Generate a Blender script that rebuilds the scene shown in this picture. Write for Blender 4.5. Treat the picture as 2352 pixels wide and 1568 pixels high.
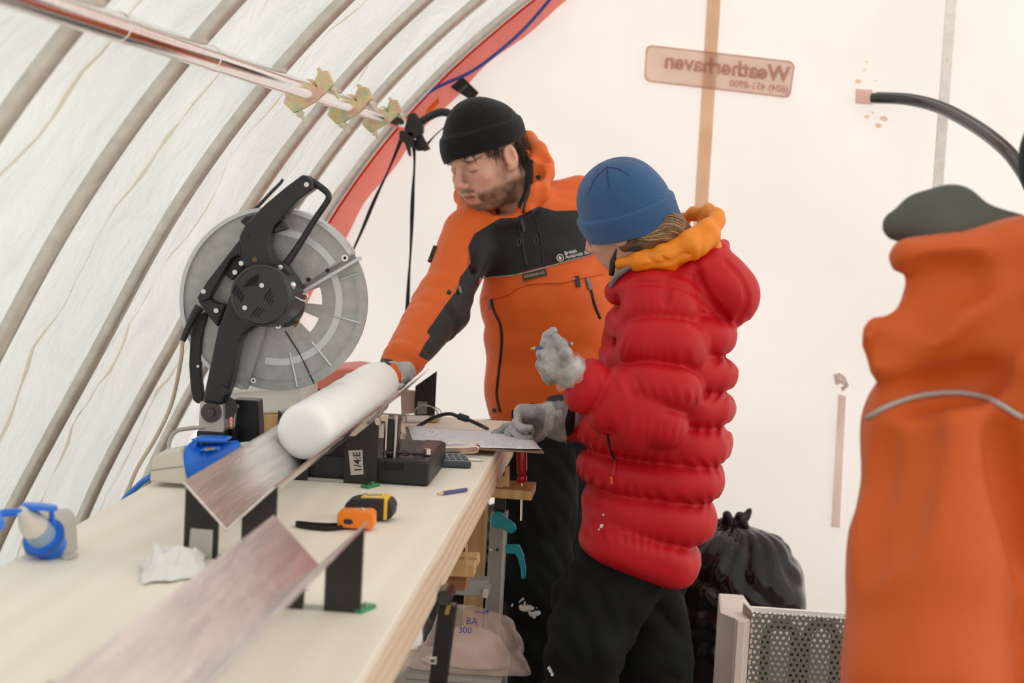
import bpy, bmesh, math, random
import numpy as np
from mathutils import Vector, Matrix
from mathutils.bvhtree import BVHTree

# ---------------------------------------------------------------- camera, sky, exposure
scene = bpy.context.scene
for o in list(bpy.data.objects):
    bpy.data.objects.remove(o)
COL = scene.collection
W, H, F = 2352.0, 1568.0, 4000.0
CAM = np.array([0.0, 0.0, 1.5])
YAW, PITCH, ROLL = math.radians(4.12), math.radians(4.74), math.radians(3.0)

def _rx(a):
    c, s = math.cos(a), math.sin(a)
    return np.array([[1, 0, 0], [0, c, -s], [0, s, c]])

def _rz(a):
    c, s = math.cos(a), math.sin(a)
    return np.array([[c, -s, 0], [s, c, 0], [0, 0, 1]])

RC = _rz(YAW) @ _rx(math.pi / 2 - PITCH) @ _rz(ROLL)
cd = bpy.data.cameras.new('camera')
cd.sensor_width = 36.0
cd.lens = 36.0 * F / W
cd.clip_start = 0.05
cd.dof.use_dof = True
cd.dof.focus_distance = 3.75
cd.dof.aperture_fstop = 4.4
cam = bpy.data.objects.new('camera', cd)
COL.objects.link(cam)
cam.matrix_world = Matrix.Translation(Vector(CAM)) @ Matrix(RC.tolist()).to_4x4()
scene.camera = cam

world = bpy.data.worlds.new('overcast_sky')
scene.world = world
world.use_nodes = True
bg = world.node_tree.nodes['Background']
bg.inputs['Color'].default_value = (0.94, 0.98, 1.0, 1)
bg.inputs['Strength'].default_value = 1.75
sd = bpy.data.lights.new('added_sun', 'SUN')
sd.energy = 7.0
sd.angle = math.radians(12)
sd.color = (1.0, .985, .96)
so_ = bpy.data.objects.new('added_sun', sd)
COL.objects.link(so_)
so_.rotation_euler = Vector((-.80, .12, -.62)).to_track_quat('-Z', 'Y').to_euler()   # added sun from the right, over the tent, to brighten the inside
scene.view_settings.view_transform = 'Standard'
scene.view_settings.look = 'None'
scene.view_settings.gamma = 1.0
scene.view_settings.use_curve_mapping = False
scene.view_settings.exposure = 0.0
scene.cycles.use_denoising = True
scene.cycles.max_bounces = 8
scene.cycles.diffuse_bounces = 5
scene.cycles.transparent_max_bounces = 12

# ---------------------------------------------------------------- geometry from pixels
def ray(px, py):
    return RC @ np.array([(px - W / 2) / F, -(py - H / 2) / F, -1.0])

def P(px, py, Y):
    v = ray(px, py)
    return CAM + v * (Y / v[1])

def PZ(px, py, z):
    v = ray(px, py)
    return CAM + v * ((z - CAM[2]) / v[2])

def proj(p):
    q = (np.asarray(p, float) - CAM) @ RC
    return np.stack([W / 2 + F * q[..., 0] / -q[..., 2], H / 2 - F * q[..., 1] / -q[..., 2]], -1)

def in_poly(xy, poly):
    x, y = xy[..., 0], xy[..., 1]
    r = np.zeros(x.shape, bool)
    n = len(poly)
    for i in range(n):
        x0, y0 = poly[i]
        x1, y1 = poly[(i + 1) % n]
        if y0 == y1:
            continue
        c = (y0 > y) != (y1 > y)
        r ^= c & (x < (x1 - x0) * (y - y0) / (y1 - y0) + x0)
    return r

def nrm(v):
    v = np.asarray(v, float)
    return v / max(1e-9, np.linalg.norm(v))

def spline(pts, n=8, closed=False):
    """Catmull-Rom through the points"""
    p = np.asarray(pts, float)
    m = len(p)
    out = []
    rng = range(m if closed else m - 1)
    for i in rng:
        if closed:
            a, b, c, d = p[(i - 1) % m], p[i], p[(i + 1) % m], p[(i + 2) % m]
        else:
            b, c = p[i], p[i + 1]
            a = p[i - 1] if i > 0 else 2 * b - c
            d = p[i + 2] if i + 2 < m else 2 * c - b
        for k in range(n):
            t = k / n
            out.append(0.5 * (2 * b + (c - a) * t + (2 * a - 5 * b + 4 * c - d) * t * t + (3 * b - a - 3 * c + d) * t ** 3))
    if not closed:
        out.append(p[-1])
    return np.array(out)

# ---------------------------------------------------------------- noise (sums of waves), used for cloth relief
class Waves:
    def __init__(self, seed, n=10, lo=4.0, hi=12.0):
        r = np.random.RandomState(seed)
        d = r.normal(size=(n, 3))
        d /= np.linalg.norm(d, axis=1)[:, None]
        self.k = (d * r.uniform(lo, hi, (n, 1))).astype(np.float32)
        self.p = r.uniform(0, 6.28, n).astype(np.float32)
        self.n = n

    def __call__(self, x, y, z):
        s = 0
        for k, p in zip(self.k, self.p):
            s = s + np.sin(k[0] * x + k[1] * y + k[2] * z + p)
        return s / math.sqrt(self.n)

# ---------------------------------------------------------------- materials
MATS = {}

def mat(name, color=(.8, .8, .8), rough=.6, metal=0.0, noise=0.0, nscale=20.0, bump=0.0, bscale=60.0,
        stretch=(1, 1, 1), vcol=False, coat=0.0, sheen=0.0, trans=0.0, spec=.5, alpha=1.0, sss=0.0, emit=0.0):
    if name in MATS:
        return MATS[name]
    m = bpy.data.materials.new(name)
    m.use_nodes = True
    nt = m.node_tree
    b = nt.nodes['Principled BSDF']
    b.inputs['Base Color'].default_value = (*color, 1)
    b.inputs['Roughness'].default_value = rough
    b.inputs['Metallic'].default_value = metal
    b.inputs['Specular IOR Level'].default_value = spec
    b.inputs['Coat Weight'].default_value = coat
    b.inputs['Coat Roughness'].default_value = .15
    b.inputs['Sheen Weight'].default_value = sheen
    b.inputs['Transmission Weight'].default_value = trans
    b.inputs['Alpha'].default_value = alpha
    if sss:
        b.inputs['Subsurface Weight'].default_value = sss
        b.inputs['Subsurface Radius'].default_value = (.01, .004, .002)
        b.inputs['Subsurface Scale'].default_value = .6
    src = None
    if vcol:
        a = nt.nodes.new('ShaderNodeAttribute')
        a.attribute_name = 'Col'
        src = a.outputs['Color']
        nt.links.new(src, b.inputs['Base Color'])
    tc = nt.nodes.new('ShaderNodeTexCoord')
    mp = nt.nodes.new('ShaderNodeMapping')
    mp.inputs['Scale'].default_value = stretch
    nt.links.new(tc.outputs['Object'], mp.inputs['Vector'])
    if noise:
        n = nt.nodes.new('ShaderNodeTexNoise')
        n.inputs['Scale'].default_value = nscale
        n.inputs['Detail'].default_value = 4
        nt.links.new(mp.outputs['Vector'], n.inputs['Vector'])
        mx = nt.nodes.new('ShaderNodeMix')
        mx.data_type = 'RGBA'
        mx.blend_type = 'MULTIPLY'
        mx.inputs[0].default_value = 1.0
        rp = nt.nodes.new('ShaderNodeMapRange')
        rp.inputs['From Min'].default_value = .3
        rp.inputs['From Max'].default_value = .7
        rp.inputs['To Min'].default_value = 1 - noise
        rp.inputs['To Max'].default_value = 1 + noise * .35
        nt.links.new(n.outputs['Fac'], rp.inputs['Value'])
        if src is not None:
            nt.links.new(src, mx.inputs[6])
        else:
            mx.inputs[6].default_value = (*color, 1)
        nt.links.new(rp.outputs['Result'], mx.inputs[7])
        nt.links.new(mx.outputs[2], b.inputs['Base Color'])
    if bump:
        n2 = nt.nodes.new('ShaderNodeTexNoise')
        n2.inputs['Scale'].default_value = bscale
        n2.inputs['Detail'].default_value = 3
        nt.links.new(mp.outputs['Vector'], n2.inputs['Vector'])
        bp = nt.nodes.new('ShaderNodeBump')
        bp.inputs['Strength'].default_value = bump
        bp.inputs['Distance'].default_value = .01
        nt.links.new(n2.outputs['Fac'], bp.inputs['Height'])
        nt.links.new(bp.outputs['Normal'], b.inputs['Normal'])
    MATS[name] = m
    return m

def cloth_mat(name, color, back, weight=.55, rough_bump=.25, bscale=9.0, stretch=(1, 1, 1), stain=False, weave=0.0):
    """thin tent cloth: reflects on the inside and lets the daylight through"""
    if name in MATS:
        return MATS[name]
    m = bpy.data.materials.new(name)
    m.use_nodes = True
    nt = m.node_tree
    nt.nodes.remove(nt.nodes['Principled BSDF'])
    out = nt.nodes['Material Output']
    d = nt.nodes.new('ShaderNodeBsdfDiffuse')
    t = nt.nodes.new('ShaderNodeBsdfTranslucent')
    mx = nt.nodes.new('ShaderNodeMixShader')
    mx.inputs[0].default_value = weight
    d.inputs['Color'].default_value = (*color, 1)
    t.inputs['Color'].default_value = (*back, 1)
    nt.links.new(d.outputs[0], mx.inputs[1])
    nt.links.new(t.outputs[0], mx.inputs[2])
    nt.links.new(mx.outputs[0], out.inputs['Surface'])
    tc = nt.nodes.new('ShaderNodeTexCoord')
    mp = nt.nodes.new('ShaderNodeMapping')
    mp.inputs['Scale'].default_value = stretch
    nt.links.new(tc.outputs['Object'], mp.inputs['Vector'])
    n = nt.nodes.new('ShaderNodeTexNoise')
    n.inputs['Scale'].default_value = bscale
    n.inputs['Detail'].default_value = 5
    n.inputs['Roughness'].default_value = .6
    nt.links.new(mp.outputs['Vector'], n.inputs['Vector'])
    bp = nt.nodes.new('ShaderNodeBump')
    bp.inputs['Strength'].default_value = rough_bump
    bp.inputs['Distance'].default_value = .05
    nt.links.new(n.outputs['Fac'], bp.inputs['Height'])
    nt.links.new(bp.outputs['Normal'], d.inputs['Normal'])
    nt.links.new(bp.outputs['Normal'], t.inputs['Normal'])
    # cloth thickness varies: more or less light comes through
    n2 = nt.nodes.new('ShaderNodeTexNoise')
    n2.inputs['Scale'].default_value = bscale * .6
    n2.inputs['Detail'].default_value = 6
    nt.links.new(mp.outputs['Vector'], n2.inputs['Vector'])
    cr = nt.nodes.new('ShaderNodeMapRange')
    cr.inputs['From Min'].default_value = .25
    cr.inputs['From Max'].default_value = .75
    cr.inputs['To Min'].default_value = .86
    cr.inputs['To Max'].default_value = 1.06
    nt.links.new(n2.outputs['Fac'], cr.inputs['Value'])
    mm = nt.nodes.new('ShaderNodeMix')
    mm.data_type = 'RGBA'
    mm.blend_type = 'MULTIPLY'
    mm.inputs[0].default_value = 1
    mm.inputs[6].default_value = (*back, 1)
    nt.links.new(cr.outputs['Result'], mm.inputs[7])
    nt.links.new(mm.outputs[2], t.inputs['Color'])
    MATS[name] = m
    return m

# ---------------------------------------------------------------- mesh building
class MB:
    def __init__(self):
        self.v, self.f = [], []

    def add(self, vs, fs):
        o = len(self.v)
        self.v += [tuple(map(float, q)) for q in vs]
        self.f += [tuple(i + o for i in q) for q in fs]
        return self

    def box(self, lo, hi):
        (a, b, c), (d, e, f) = lo, hi
        return self.add([(a, b, c), (d, b, c), (d, e, c), (a, e, c), (a, b, f), (d, b, f), (d, e, f), (a, e, f)],
                        [(0, 3, 2, 1), (4, 5, 6, 7), (0, 1, 5, 4), (1, 2, 6, 5), (2, 3, 7, 6), (3, 0, 4, 7)])

    def obox(self, c, ax, ay, az):
        c, ax, ay, az = (np.asarray(q, float) for q in (c, ax, ay, az))
        vs = [c + i * ax + j * ay + k * az for k in (-1, 1) for i, j in ((-1, -1), (1, -1), (1, 1), (-1, 1))]
        fs = [(0, 3, 2, 1), (4, 5, 6, 7), (0, 1, 5, 4), (1, 2, 6, 5), (2, 3, 7, 6), (3, 0, 4, 7)]
        if np.dot(np.cross(ax, ay), az) < 0:
            fs = [q[::-1] for q in fs]
        return self.add(vs, fs)

    def prism(self, pts, off):
        """closed polygon (3D points) pushed along off"""
        p = np.asarray(pts, float)
        off = np.asarray(off, float)
        n = len(p)
        nn = np.zeros(3)
        for i in range(n):
            nn += np.cross(p[i] - p[0], p[(i + 1) % n] - p[0])
        if np.dot(nn, off) > 0:
            p = p[::-1]
        vs = list(p) + list(p + off)
        fs = [tuple(range(n)), tuple(range(2 * n - 1, n - 1, -1))]
        for i in range(n):
            j = (i + 1) % n
            fs.append((j, i, n + i, n + j))
        return self.add(vs, fs)

    def tube(self, pts, r, n=10, cap=True, flat=None):
        p = np.asarray(pts, float)
        m = len(p)
        rr = np.full(m, r, float) if np.isscalar(r) else np.interp(np.linspace(0, 1, m), np.linspace(0, 1, len(r)), r)
        tg = np.gradient(p, axis=0) if m > 2 else np.array([p[1] - p[0]] * 2)
        tg /= np.linalg.norm(tg, axis=1)[:, None] + 1e-12
        up = np.array([0, 0, 1.0]) if abs(tg[0][2]) < .9 else np.array([1.0, 0, 0])
        u = nrm(np.cross(tg[0], up))
        vs, fs = [], []
        for i in range(m):
            u = nrm(u - tg[i] * np.dot(u, tg[i]))
            w = np.cross(tg[i], u)
            for k in range(n):
                a = 2 * math.pi * k / n
                vs.append(p[i] + rr[i] * (math.cos(a) * u + math.sin(a) * w * (flat or 1)))
        for i in range(m - 1):
            for k in range(n):
                k2 = (k + 1) % n
                fs.append((i * n + k, i * n + k2, (i + 1) * n + k2, (i + 1) * n + k))
        if cap:
            fs.append(tuple(range(n - 1, -1, -1)))
            fs.append(tuple(range((m - 1) * n, m * n)))
        return self.add(vs, fs)

    def cyl(self, a, b, r, n=20):
        return self.tube([a, b], r, n) if np.isscalar(r) else self.lathe(a, np.asarray(b, float) - np.asarray(a, float), [(0, 0), (0, r[0]), (1, r[1]), (1, 0)], n, True)

    def lathe(self, o, axis, prof, n=24, rel=False):
        """prof: (distance along the axis, radius)"""
        o = np.asarray(o, float)
        ln = np.linalg.norm(axis)
        ax = nrm(axis)
        u = nrm(np.cross(ax, [0, 0, 1.0] if abs(ax[2]) < .9 else [1.0, 0, 0]))
        w = np.cross(ax, u)
        vs, fs = [], []
        m = len(prof)
        for (t, r) in prof:
            t = t * ln if rel else t
            for k in range(n):
                a = 2 * math.pi * k / n
                vs.append(o + ax * t + max(r, 1e-5) * (math.cos(a) * u + math.sin(a) * w))
        for i in range(m - 1):
            for k in range(n):
                k2 = (k + 1) % n
                fs.append((i * n + k, i * n + k2, (i + 1) * n + k2, (i + 1) * n + k))
        if prof[0][1] > 1e-4:
            fs.append(tuple(range(n - 1, -1, -1)))
        if prof[-1][1] > 1e-4:
            fs.append(tuple(range((m - 1) * n, m * n)))
        return self.add(vs, fs)

    def torus(self, c, ax, R, r, n=20, m=8, sy=1.0, u=None):
        c = np.asarray(c, float)
        ax = nrm(ax)
        u = nrm(np.cross(ax, [0, 0, 1.0] if abs(ax[2]) < .9 else [1.0, 0, 0])) if u is None else nrm(u)
        w = np.cross(ax, u)
        vs, fs = [], []
        for i in range(n):
            a = 2 * math.pi * i / n
            d = math.cos(a) * u + sy * math.sin(a) * w
            dn = nrm(d)
            for k in range(m):
                b = 2 * math.pi * k / m
                vs.append(c + R * d + r * (math.cos(b) * dn + math.sin(b) * ax))
        for i in range(n):
            for k in range(m):
                i2, k2 = (i + 1) % n, (k + 1) % m
                fs.append((i * m + k, i * m + k2, i2 * m + k2, i2 * m + k))
        return self.add(vs, fs)

    def grid(self, G):
        """G: (a, b, 3) array of points"""
        a, b = G.shape[:2]
        fs = [(i * b + j, i * b + j + 1, (i + 1) * b + j + 1, (i + 1) * b + j) for i in range(a - 1) for j in range(b - 1)]
        return self.add(G.reshape(-1, 3), fs)

    def build(self, name, m, parent=None, smooth=False, bevel=0.0, seg=2, solid=0.0, sub=0, angle=40):
        me = bpy.data.meshes.new(name)
        me.from_pydata(self.v, [], self.f)
        me.update()
        return mk(name, me, m, parent, smooth, bevel, seg, solid, sub, angle)

def mk(name, me, m, parent=None, smooth=False, bevel=0.0, seg=2, solid=0.0, sub=0, angle=40):
    if m is not None and not me.materials:
        me.materials.append(m)
    if smooth:
        me.polygons.foreach_set('use_smooth', [True] * len(me.polygons))
        if smooth != 'all':
            me.set_sharp_from_angle(angle=math.radians(angle))
    o = bpy.data.objects.new(name, me)
    COL.objects.link(o)
    if parent is not None:
        o.parent = parent
        o.matrix_parent_inverse = Matrix.Translation(-parent.location)
    if solid:
        s = o.modifiers.new('thickness', 'SOLIDIFY')
        s.thickness = solid
        s.offset = 0
    if bevel:
        b = o.modifiers.new('bevel', 'BEVEL')
        b.width = bevel
        b.segments = seg
        b.limit_method = 'ANGLE'
        b.angle_limit = math.radians(35)
        b.harden_normals = False
    if sub:
        s = o.modifiers.new('subdivision', 'SUBSURF')
        s.levels = s.render_levels = sub
    return o

def tag(o, label, cat=None, group=None, kind=None):
    if label:
        o['label'] = label
    if cat:
        o['category'] = cat
    if group:
        o['group'] = group
    if kind:
        o['kind'] = kind
    return o

def thing(name, label, cat, loc=(0, 0, 0), group=None, kind=None):
    o = bpy.data.objects.new(name, None)
    o.empty_display_size = .05
    o.location = tuple(map(float, loc))
    COL.objects.link(o)
    return tag(o, label, cat, group, kind)

def text(name, body, m, origin, xdir, zdir, size, parent=None, ext=.0004, bold=0.0, align='LEFT', shear=0):
    """flat lettering as a mesh lying in the plane of xdir / zdir"""
    cu = bpy.data.curves.new(name, 'FONT')
    cu.body = body
    cu.size = size
    cu.extrude = ext
    cu.offset = bold
    cu.align_x = align
    cu.shear = shear
    cu.resolution_u = 3
    ob = bpy.data.objects.new(name, cu)
    COL.objects.link(ob)
    me = bpy.data.meshes.new_from_object(ob.evaluated_get(bpy.context.evaluated_depsgraph_get()))
    COL.objects.unlink(ob)
    bpy.data.objects.remove(ob)
    x, z = np.asarray(xdir, float), np.asarray(zdir, float)
    y = np.cross(nrm(x), nrm(z)) * 1.0
    M = Matrix(((x[0], z[0], y[0], origin[0]), (x[1], z[1], y[1], origin[1]), (x[2], z[2], y[2], origin[2]), (0, 0, 0, 1)))
    me.transform(M)
    me.materials.clear()
    return mk(name, me, m, parent)

# ================================================================ THE TENT
M_CANOPY = cloth_mat('canopy_cloth', (.90, .89, .87), (.74, .715, .66), .5, 1.0, 5.0, (1.2, 3.0, .5))
M_WALL = cloth_mat('end_wall_cloth', (.90, .85, .81), (.80, .71, .65), .5, .10, 3.0)
M_RED = cloth_mat('red_cloth', (.70, .20, .17), (.98, .36, .31), .75, .8, 9.0)
M_RED2 = cloth_mat('red_edge_cloth', (.75, .05, .02), (1.0, .075, .03), .75, .3, 9.0)
M_FLOOR = mat('plywood_floor', (.40, .34, .29), .8, noise=.4, nscale=6)
M_GALV = mat('galvanised_rib', (.66, .62, .57), .42, .75, noise=.14, nscale=40, bump=.08, bscale=150)
M_CHROME = mat('polished_pipe', (.86, .82, .80), .13, 1.0, noise=.12, nscale=60)
M_ZINC = mat('yellow_zinc', (.70, .62, .40), .34, .85, noise=.45, nscale=45)
nt = M_ZINC.node_tree
_ns = nt.nodes.new('ShaderNodeTexNoise')
_ns.inputs['Scale'].default_value = 38
_ns.inputs['Detail'].default_value = 2
_tc = nt.nodes.new('ShaderNodeTexCoord')
nt.links.new(_tc.outputs['Object'], _ns.inputs['Vector'])
_cr = nt.nodes.new('ShaderNodeValToRGB')
_el = _cr.color_ramp.elements
_el[0].position, _el[0].color = .36, (.74, .50, .42, 1)
_el[1].position, _el[1].color = .64, (.50, .60, .42, 1)
_e2 = _el.new(.5)
_e2.color = (.78, .66, .36, 1)
nt.links.new(_ns.outputs['Fac'], _cr.inputs['Fac'])
nt.links.new(_cr.outputs['Color'], nt.nodes['Principled BSDF'].inputs['Base Color'])
M_BOLT = mat('zinc_bolt', (.62, .57, .44), .35, 1.0)
M_BLACK = mat('black_plastic', (.012, .012, .012), .42)
M_BLACKMATT = mat('black_webbing', (.016, .013, .012), .85)
M_GREYPOLE = mat('grey_painted_pole', (.90, .85, .83), .5, 0, noise=.12, nscale=50)

ARCH_L = spline([(-1.57, -.02), (-1.475, .35), (-1.36, .70), (-1.155, 1.12), (-.985, 1.45), (-.785, 1.738), (-.545, 1.995),
                 (-.22, 2.26), (.25, 2.52), (.85, 2.72), (1.45, 2.78)], 8)
ARCH_R = ARCH_L[::-1].copy()
ARCH_R[:, 0] = 2.9 - ARCH_R[:, 0]
ARCH = np.vstack([ARCH_L, ARCH_R[1:]])
_tg = np.gradient(ARCH, axis=0)
_tg /= np.linalg.norm(_tg, axis=1)[:, None]
ARCH_N = np.stack([-_tg[:, 1], _tg[:, 0]], 1)       # outward
RIB_Y = [1.83, 2.40, 2.97, 3.63, 4.30, 4.87, 5.47]

# floor
tag(MB().box((-2.2, -3.0, -.05), (5.2, 6.2, 0)).build('floor', M_FLOOR), 'dark plywood floor of the tent', kind='structure')

# canopy cloth: left half in view, right half closing the tent
def loose(S, Y):
    w1, w2, w3 = Waves(3, 9, 3, 9), Waves(5, 9, 8, 22), Waves(8, 8, 20, 45)
    warp = .25 * w1(S, Y, 0)
    d = .038 + .013 * w1(S * .7, Y * 1.7, 1) + .012 * w2(S * .35 + warp, Y * 1.5 + .5 * S, 2) + .008 * np.abs(w3(S * .3 + warp * 2, Y + .45 * S, 3))
    for y in RIB_Y:                                          # held near the ribs, loose between them
        d = d - .012 * np.exp(-((Y - y) / .06) ** 2)
    return np.clip(d, .008, .10)

def canopy(name, sl, ys, label):
    A, N = ARCH[sl], ARCH_N[sl]
    s = np.concatenate([[0], np.cumsum(np.linalg.norm(np.diff(A, axis=0), axis=1))])
    si = np.linspace(0, s[-1], 110)
    A = np.stack([np.interp(si, s, A[:, k]) for k in (0, 1)], 1)
    N = np.stack([np.interp(si, s, N[:, k]) for k in (0, 1)], 1)
    S, Y = np.meshgrid(si, ys, indexing='ij')
    d = loose(S, Y)
    G = np.stack([A[:, None, 0] + N[:, None, 0] * d, Y, A[:, None, 1] + N[:, None, 1] * d], -1)
    o = MB().grid(G).build(name, M_CANOPY, smooth='all')
    return tag(o, label, kind='structure')

half = len(ARCH_L)
ysl = np.concatenate([np.linspace(-2.4, 1.6, 24)[:-1], np.linspace(1.6, 5.62, 190)])
canopy('wall_left', slice(0, half), ysl, 'creased white translucent tent cloth arching over the left side')
canopy('wall_right', slice(half - 1, len(ARCH)), np.linspace(-2.4, 5.62, 50), 'white tent cloth arching over the right side')

# sewn seams of the canopy between the ribs
M_CSEAM = cloth_mat('canopy_seam', (.72, .66, .55), (.93, .86, .74), .8, .3)
A = ARCH_L
s_ = np.concatenate([[0], np.cumsum(np.linalg.norm(np.diff(A, axis=0), axis=1))])
si = np.linspace(0, s_[-1], 110)
A = np.stack([np.interp(si, s_, ARCH_L[:, k]) for k in (0, 1)], 1)
Na = np.stack([np.interp(si, s_, ARCH_N[:half0, k]) for k in (0, 1)], 1) if False else np.stack([np.interp(si, s_, ARCH_N[:len(ARCH_L), k]) for k in (0, 1)], 1)
for n_, yy in enumerate((2.72, 3.34, 4.00, 4.62, 5.2)):
    yw = yy + .016 * np.sin(si * 7 + n_) + .01 * np.sin(si * 19 + 2 * n_)
    wd = .006 + .003 * np.sin(si * 11 + n_)
    G = []
    for sg in (-1, 1):
        yk = yw + sg * wd
        d = loose(si, yk) - .004
        G.append(np.stack([A[:, 0] + Na[:, 0] * d, yk, A[:, 1] + Na[:, 1] * d], -1))
    tag(MB().grid(np.stack(G, 1)).build('trim_%d' % (4 + n_), M_CSEAM, smooth='all'), 'tan sewn seam curving up the white tent cloth', kind='structure')

# end wall
xs = np.linspace(ARCH[0, 0], ARCH[-1, 0], 90)
top = np.interp(xs, ARCH[:, 0], ARCH[:, 1]) + .035
fr = np.linspace(0, 1, 50)
Zg = top[:, None] * fr[None, :]
Xg = np.repeat(xs[:, None], 50, 1)
ww = Waves(21, 8, 2, 7)
Yg = 5.60 + .006 * ww(Xg, 0, Zg)
WALLB = tag(MB().grid(np.stack([Xg, Yg, Zg], -1)).build('wall_back', M_WALL, smooth='all'), 'pale pinkish translucent end wall of the tent', kind='structure')

# near end wall, behind the camera
tag(MB().grid(np.stack([Xg, Yg - 8.0, Zg], -1)).build('wall_front', M_WALL, smooth='all'), 'pale end wall of the tent behind the camera', kind='structure')

# red cloth band along the arch of the end wall
idx = np.arange(0, half + 10)
O = ARCH[idx] + ARCH_N[idx] * .03
I = ARCH[idx] - ARCH_N[idx] * (.075 + .006 * np.sin(idx[:, None] * .9))
ks = np.linspace(0, 1, 7)
G = np.stack([np.stack([O[:, 0] * (1 - k) + I[:, 0] * k, np.full(len(idx), 5.575 - .012 * math.sin(k * 3.1)) + .006 * np.sin(idx * 1.3 + 5 * k),
                        O[:, 1] * (1 - k) + I[:, 1] * k], -1) for k in ks], 1)
tag(MB().grid(G).build('trim_1', M_RED, smooth='all'), 'red cloth band following the arch of the end wall', kind='structure')

O2 = ARCH[idx] + ARCH_N[idx] * .032
I2 = ARCH[idx] - ARCH_N[idx] * .016
G = np.stack([np.stack([q[:, 0], np.full(len(idx), 5.545), q[:, 1]], -1) for q in (O2, I2)], 1)
tag(MB().grid(G).build('trim_3', M_RED2, smooth='all', solid=.002), 'bright red outer edge of the cloth band', kind='structure')

# vertical seam band, tape and stains on the end wall
M_SEAM = cloth_mat('seam_tape', (.80, .64, .50), (.95, .79, .66), .85, .05)
G = np.array([[[.157 + (.0 if a == 0 else .042) , 5.588, z] for z in np.linspace(1.1, 2.6, 12)] for a in (0, 1)])
tag(MB().grid(G).build('trim_2', M_SEAM, solid=.002), 'tan seam tape running up the pale end wall', kind='structure')

M_TAPE = cloth_mat('white_tape', (.70, .62, .60), (.93, .82, .79), .85, .1)
def wall_quad(pts, y=5.585):
    return [P(px, py, y) for px, py in pts]
t = tag(MB().prism(wall_quad([(1926, 905), (1943, 910), (1929, 1211), (1909, 1210)]), (0, .003, 0)).build('wall_tape', M_TAPE),
        'long strip of pale tape stuck upright on the end wall', 'tape')
cp = [(1918, 862, 5.583), (1932, 858, 5.58), (1945, 868, 5.572), (1948, 880, 5.560), (1940, 888, 5.552), (1934, 893, 5.558)]
vs = []
for (px, py, y) in cp:
    vs.append([P(px - 3, py - 2, y), P(px + 1, py + 22 if py < 880 else py + 6, y)])
t = tag(MB().grid(np.array(vs)).build('tape_scrap', M_TAPE, solid=.0015, smooth='all'), 'short curled scrap of pale tape above the long tape strip', 'tape')
M_RUST = cloth_mat('rust_stain', (.85, .70, .55), (1.0, .87, .74), .9, .1)
rs = np.random.RandomState(12)
for (sx, sy, sr) in ((1972, 187, 6), (1986, 160, 3), (2010, 185, 2.5), (1992, 268, 5), (2030, 272, 7), (2018, 288, 6), (2004, 258, 3), (1990, 142, 3)):
    pl_ = [P(sx + sr * (1 + .5 * rs.rand()) * math.cos(a_), sy + sr * .7 * (1 + .6 * rs.rand()) * math.sin(a_), 5.588) for a_ in np.linspace(0, 6.28, 11)[:-1]]
    MB().prism(pl_, (0, .001, 0)).build('rust_stain', M_RUST, WALLB)
M_WSEAM = cloth_mat('wall_crease', (.74, .63, .56), (.80, .69, .61), .5, .1)

# maker's panel sewn on the outside, seen through the cloth, lettering reversed
M_SIGN = cloth_mat('sign_panel', (.80, .66, .58), (.96, .86, .80), .88, .05)
M_SIGNEDGE = cloth_mat('sign_border', (.70, .48, .41), (.90, .72, .66), .85, .05)
M_SIGNTXT = cloth_mat('sign_lettering', (.72, .50, .47), (.92, .74, .71), .85, .05)
sg = thing('maker_sign', 'pale pink maker\'s panel with reversed lettering on the end wall', 'sign', P(1655, 165, 5.585))
c4 = [np.array(P(*q, 5.582)) for q in ((1484, 102), (1826, 141), (1816, 226), (1479, 187))]
def rrect(c, inset, rad, n=5):
    tl, tr, br, bl = c
    ex, ez = nrm(tr - tl), nrm(tl - bl)
    cs = [tl + ex * inset - ez * inset, tr - ex * inset - ez * inset, br - ex * inset + ez * inset, bl + ex * inset + ez * inset]
    cen = [cs[0] + ex * rad - ez * rad, cs[1] - ex * rad - ez * rad, cs[2] - ex * rad + ez * rad, cs[3] + ex * rad + ez * rad]
    out = []
    for k, a0 in enumerate((180, 90, 0, -90)):
        for i in range(n + 1):
            a = math.radians(a0 - 90 * i / n)
            out.append(cen[k] + rad * (math.cos(a) * ex + math.sin(a) * ez))
    return np.array(out)
r0, r1 = rrect(c4, 0, .02), rrect(c4, .005, .016)
MB().prism(r1, (0, .002, 0)).build('panel', M_SIGN, sg)
b = MB()
n = len(r0)
for i in range(n):
    j = (i + 1) % n
    b.add([r0[i], r0[j], r1[j], r1[i]], [(0, 1, 2, 3)])
b.build('border', M_SIGNEDGE, sg, solid=.002)
ex, ez = (c4[1] - c4[0]), (c4[0] - c4[3])
text('lettering', 'Weatherhaven', M_SIGNTXT, c4[0] + ex * .97 - ez * .56 + np.array([0, -.0015, 0]), -nrm(ex), nrm(ez), .066, sg, ext=.0005, bold=.0025).scale = (1, 1, 1)
text('phone_number', '(604) 451-8900', M_SIGNTXT, c4[0] + ex * .97 - ez * .86 + np.array([0, -.0015, 0]), -nrm(ex), nrm(ez), .030, sg, ext=.0005, bold=.0008)

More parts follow.
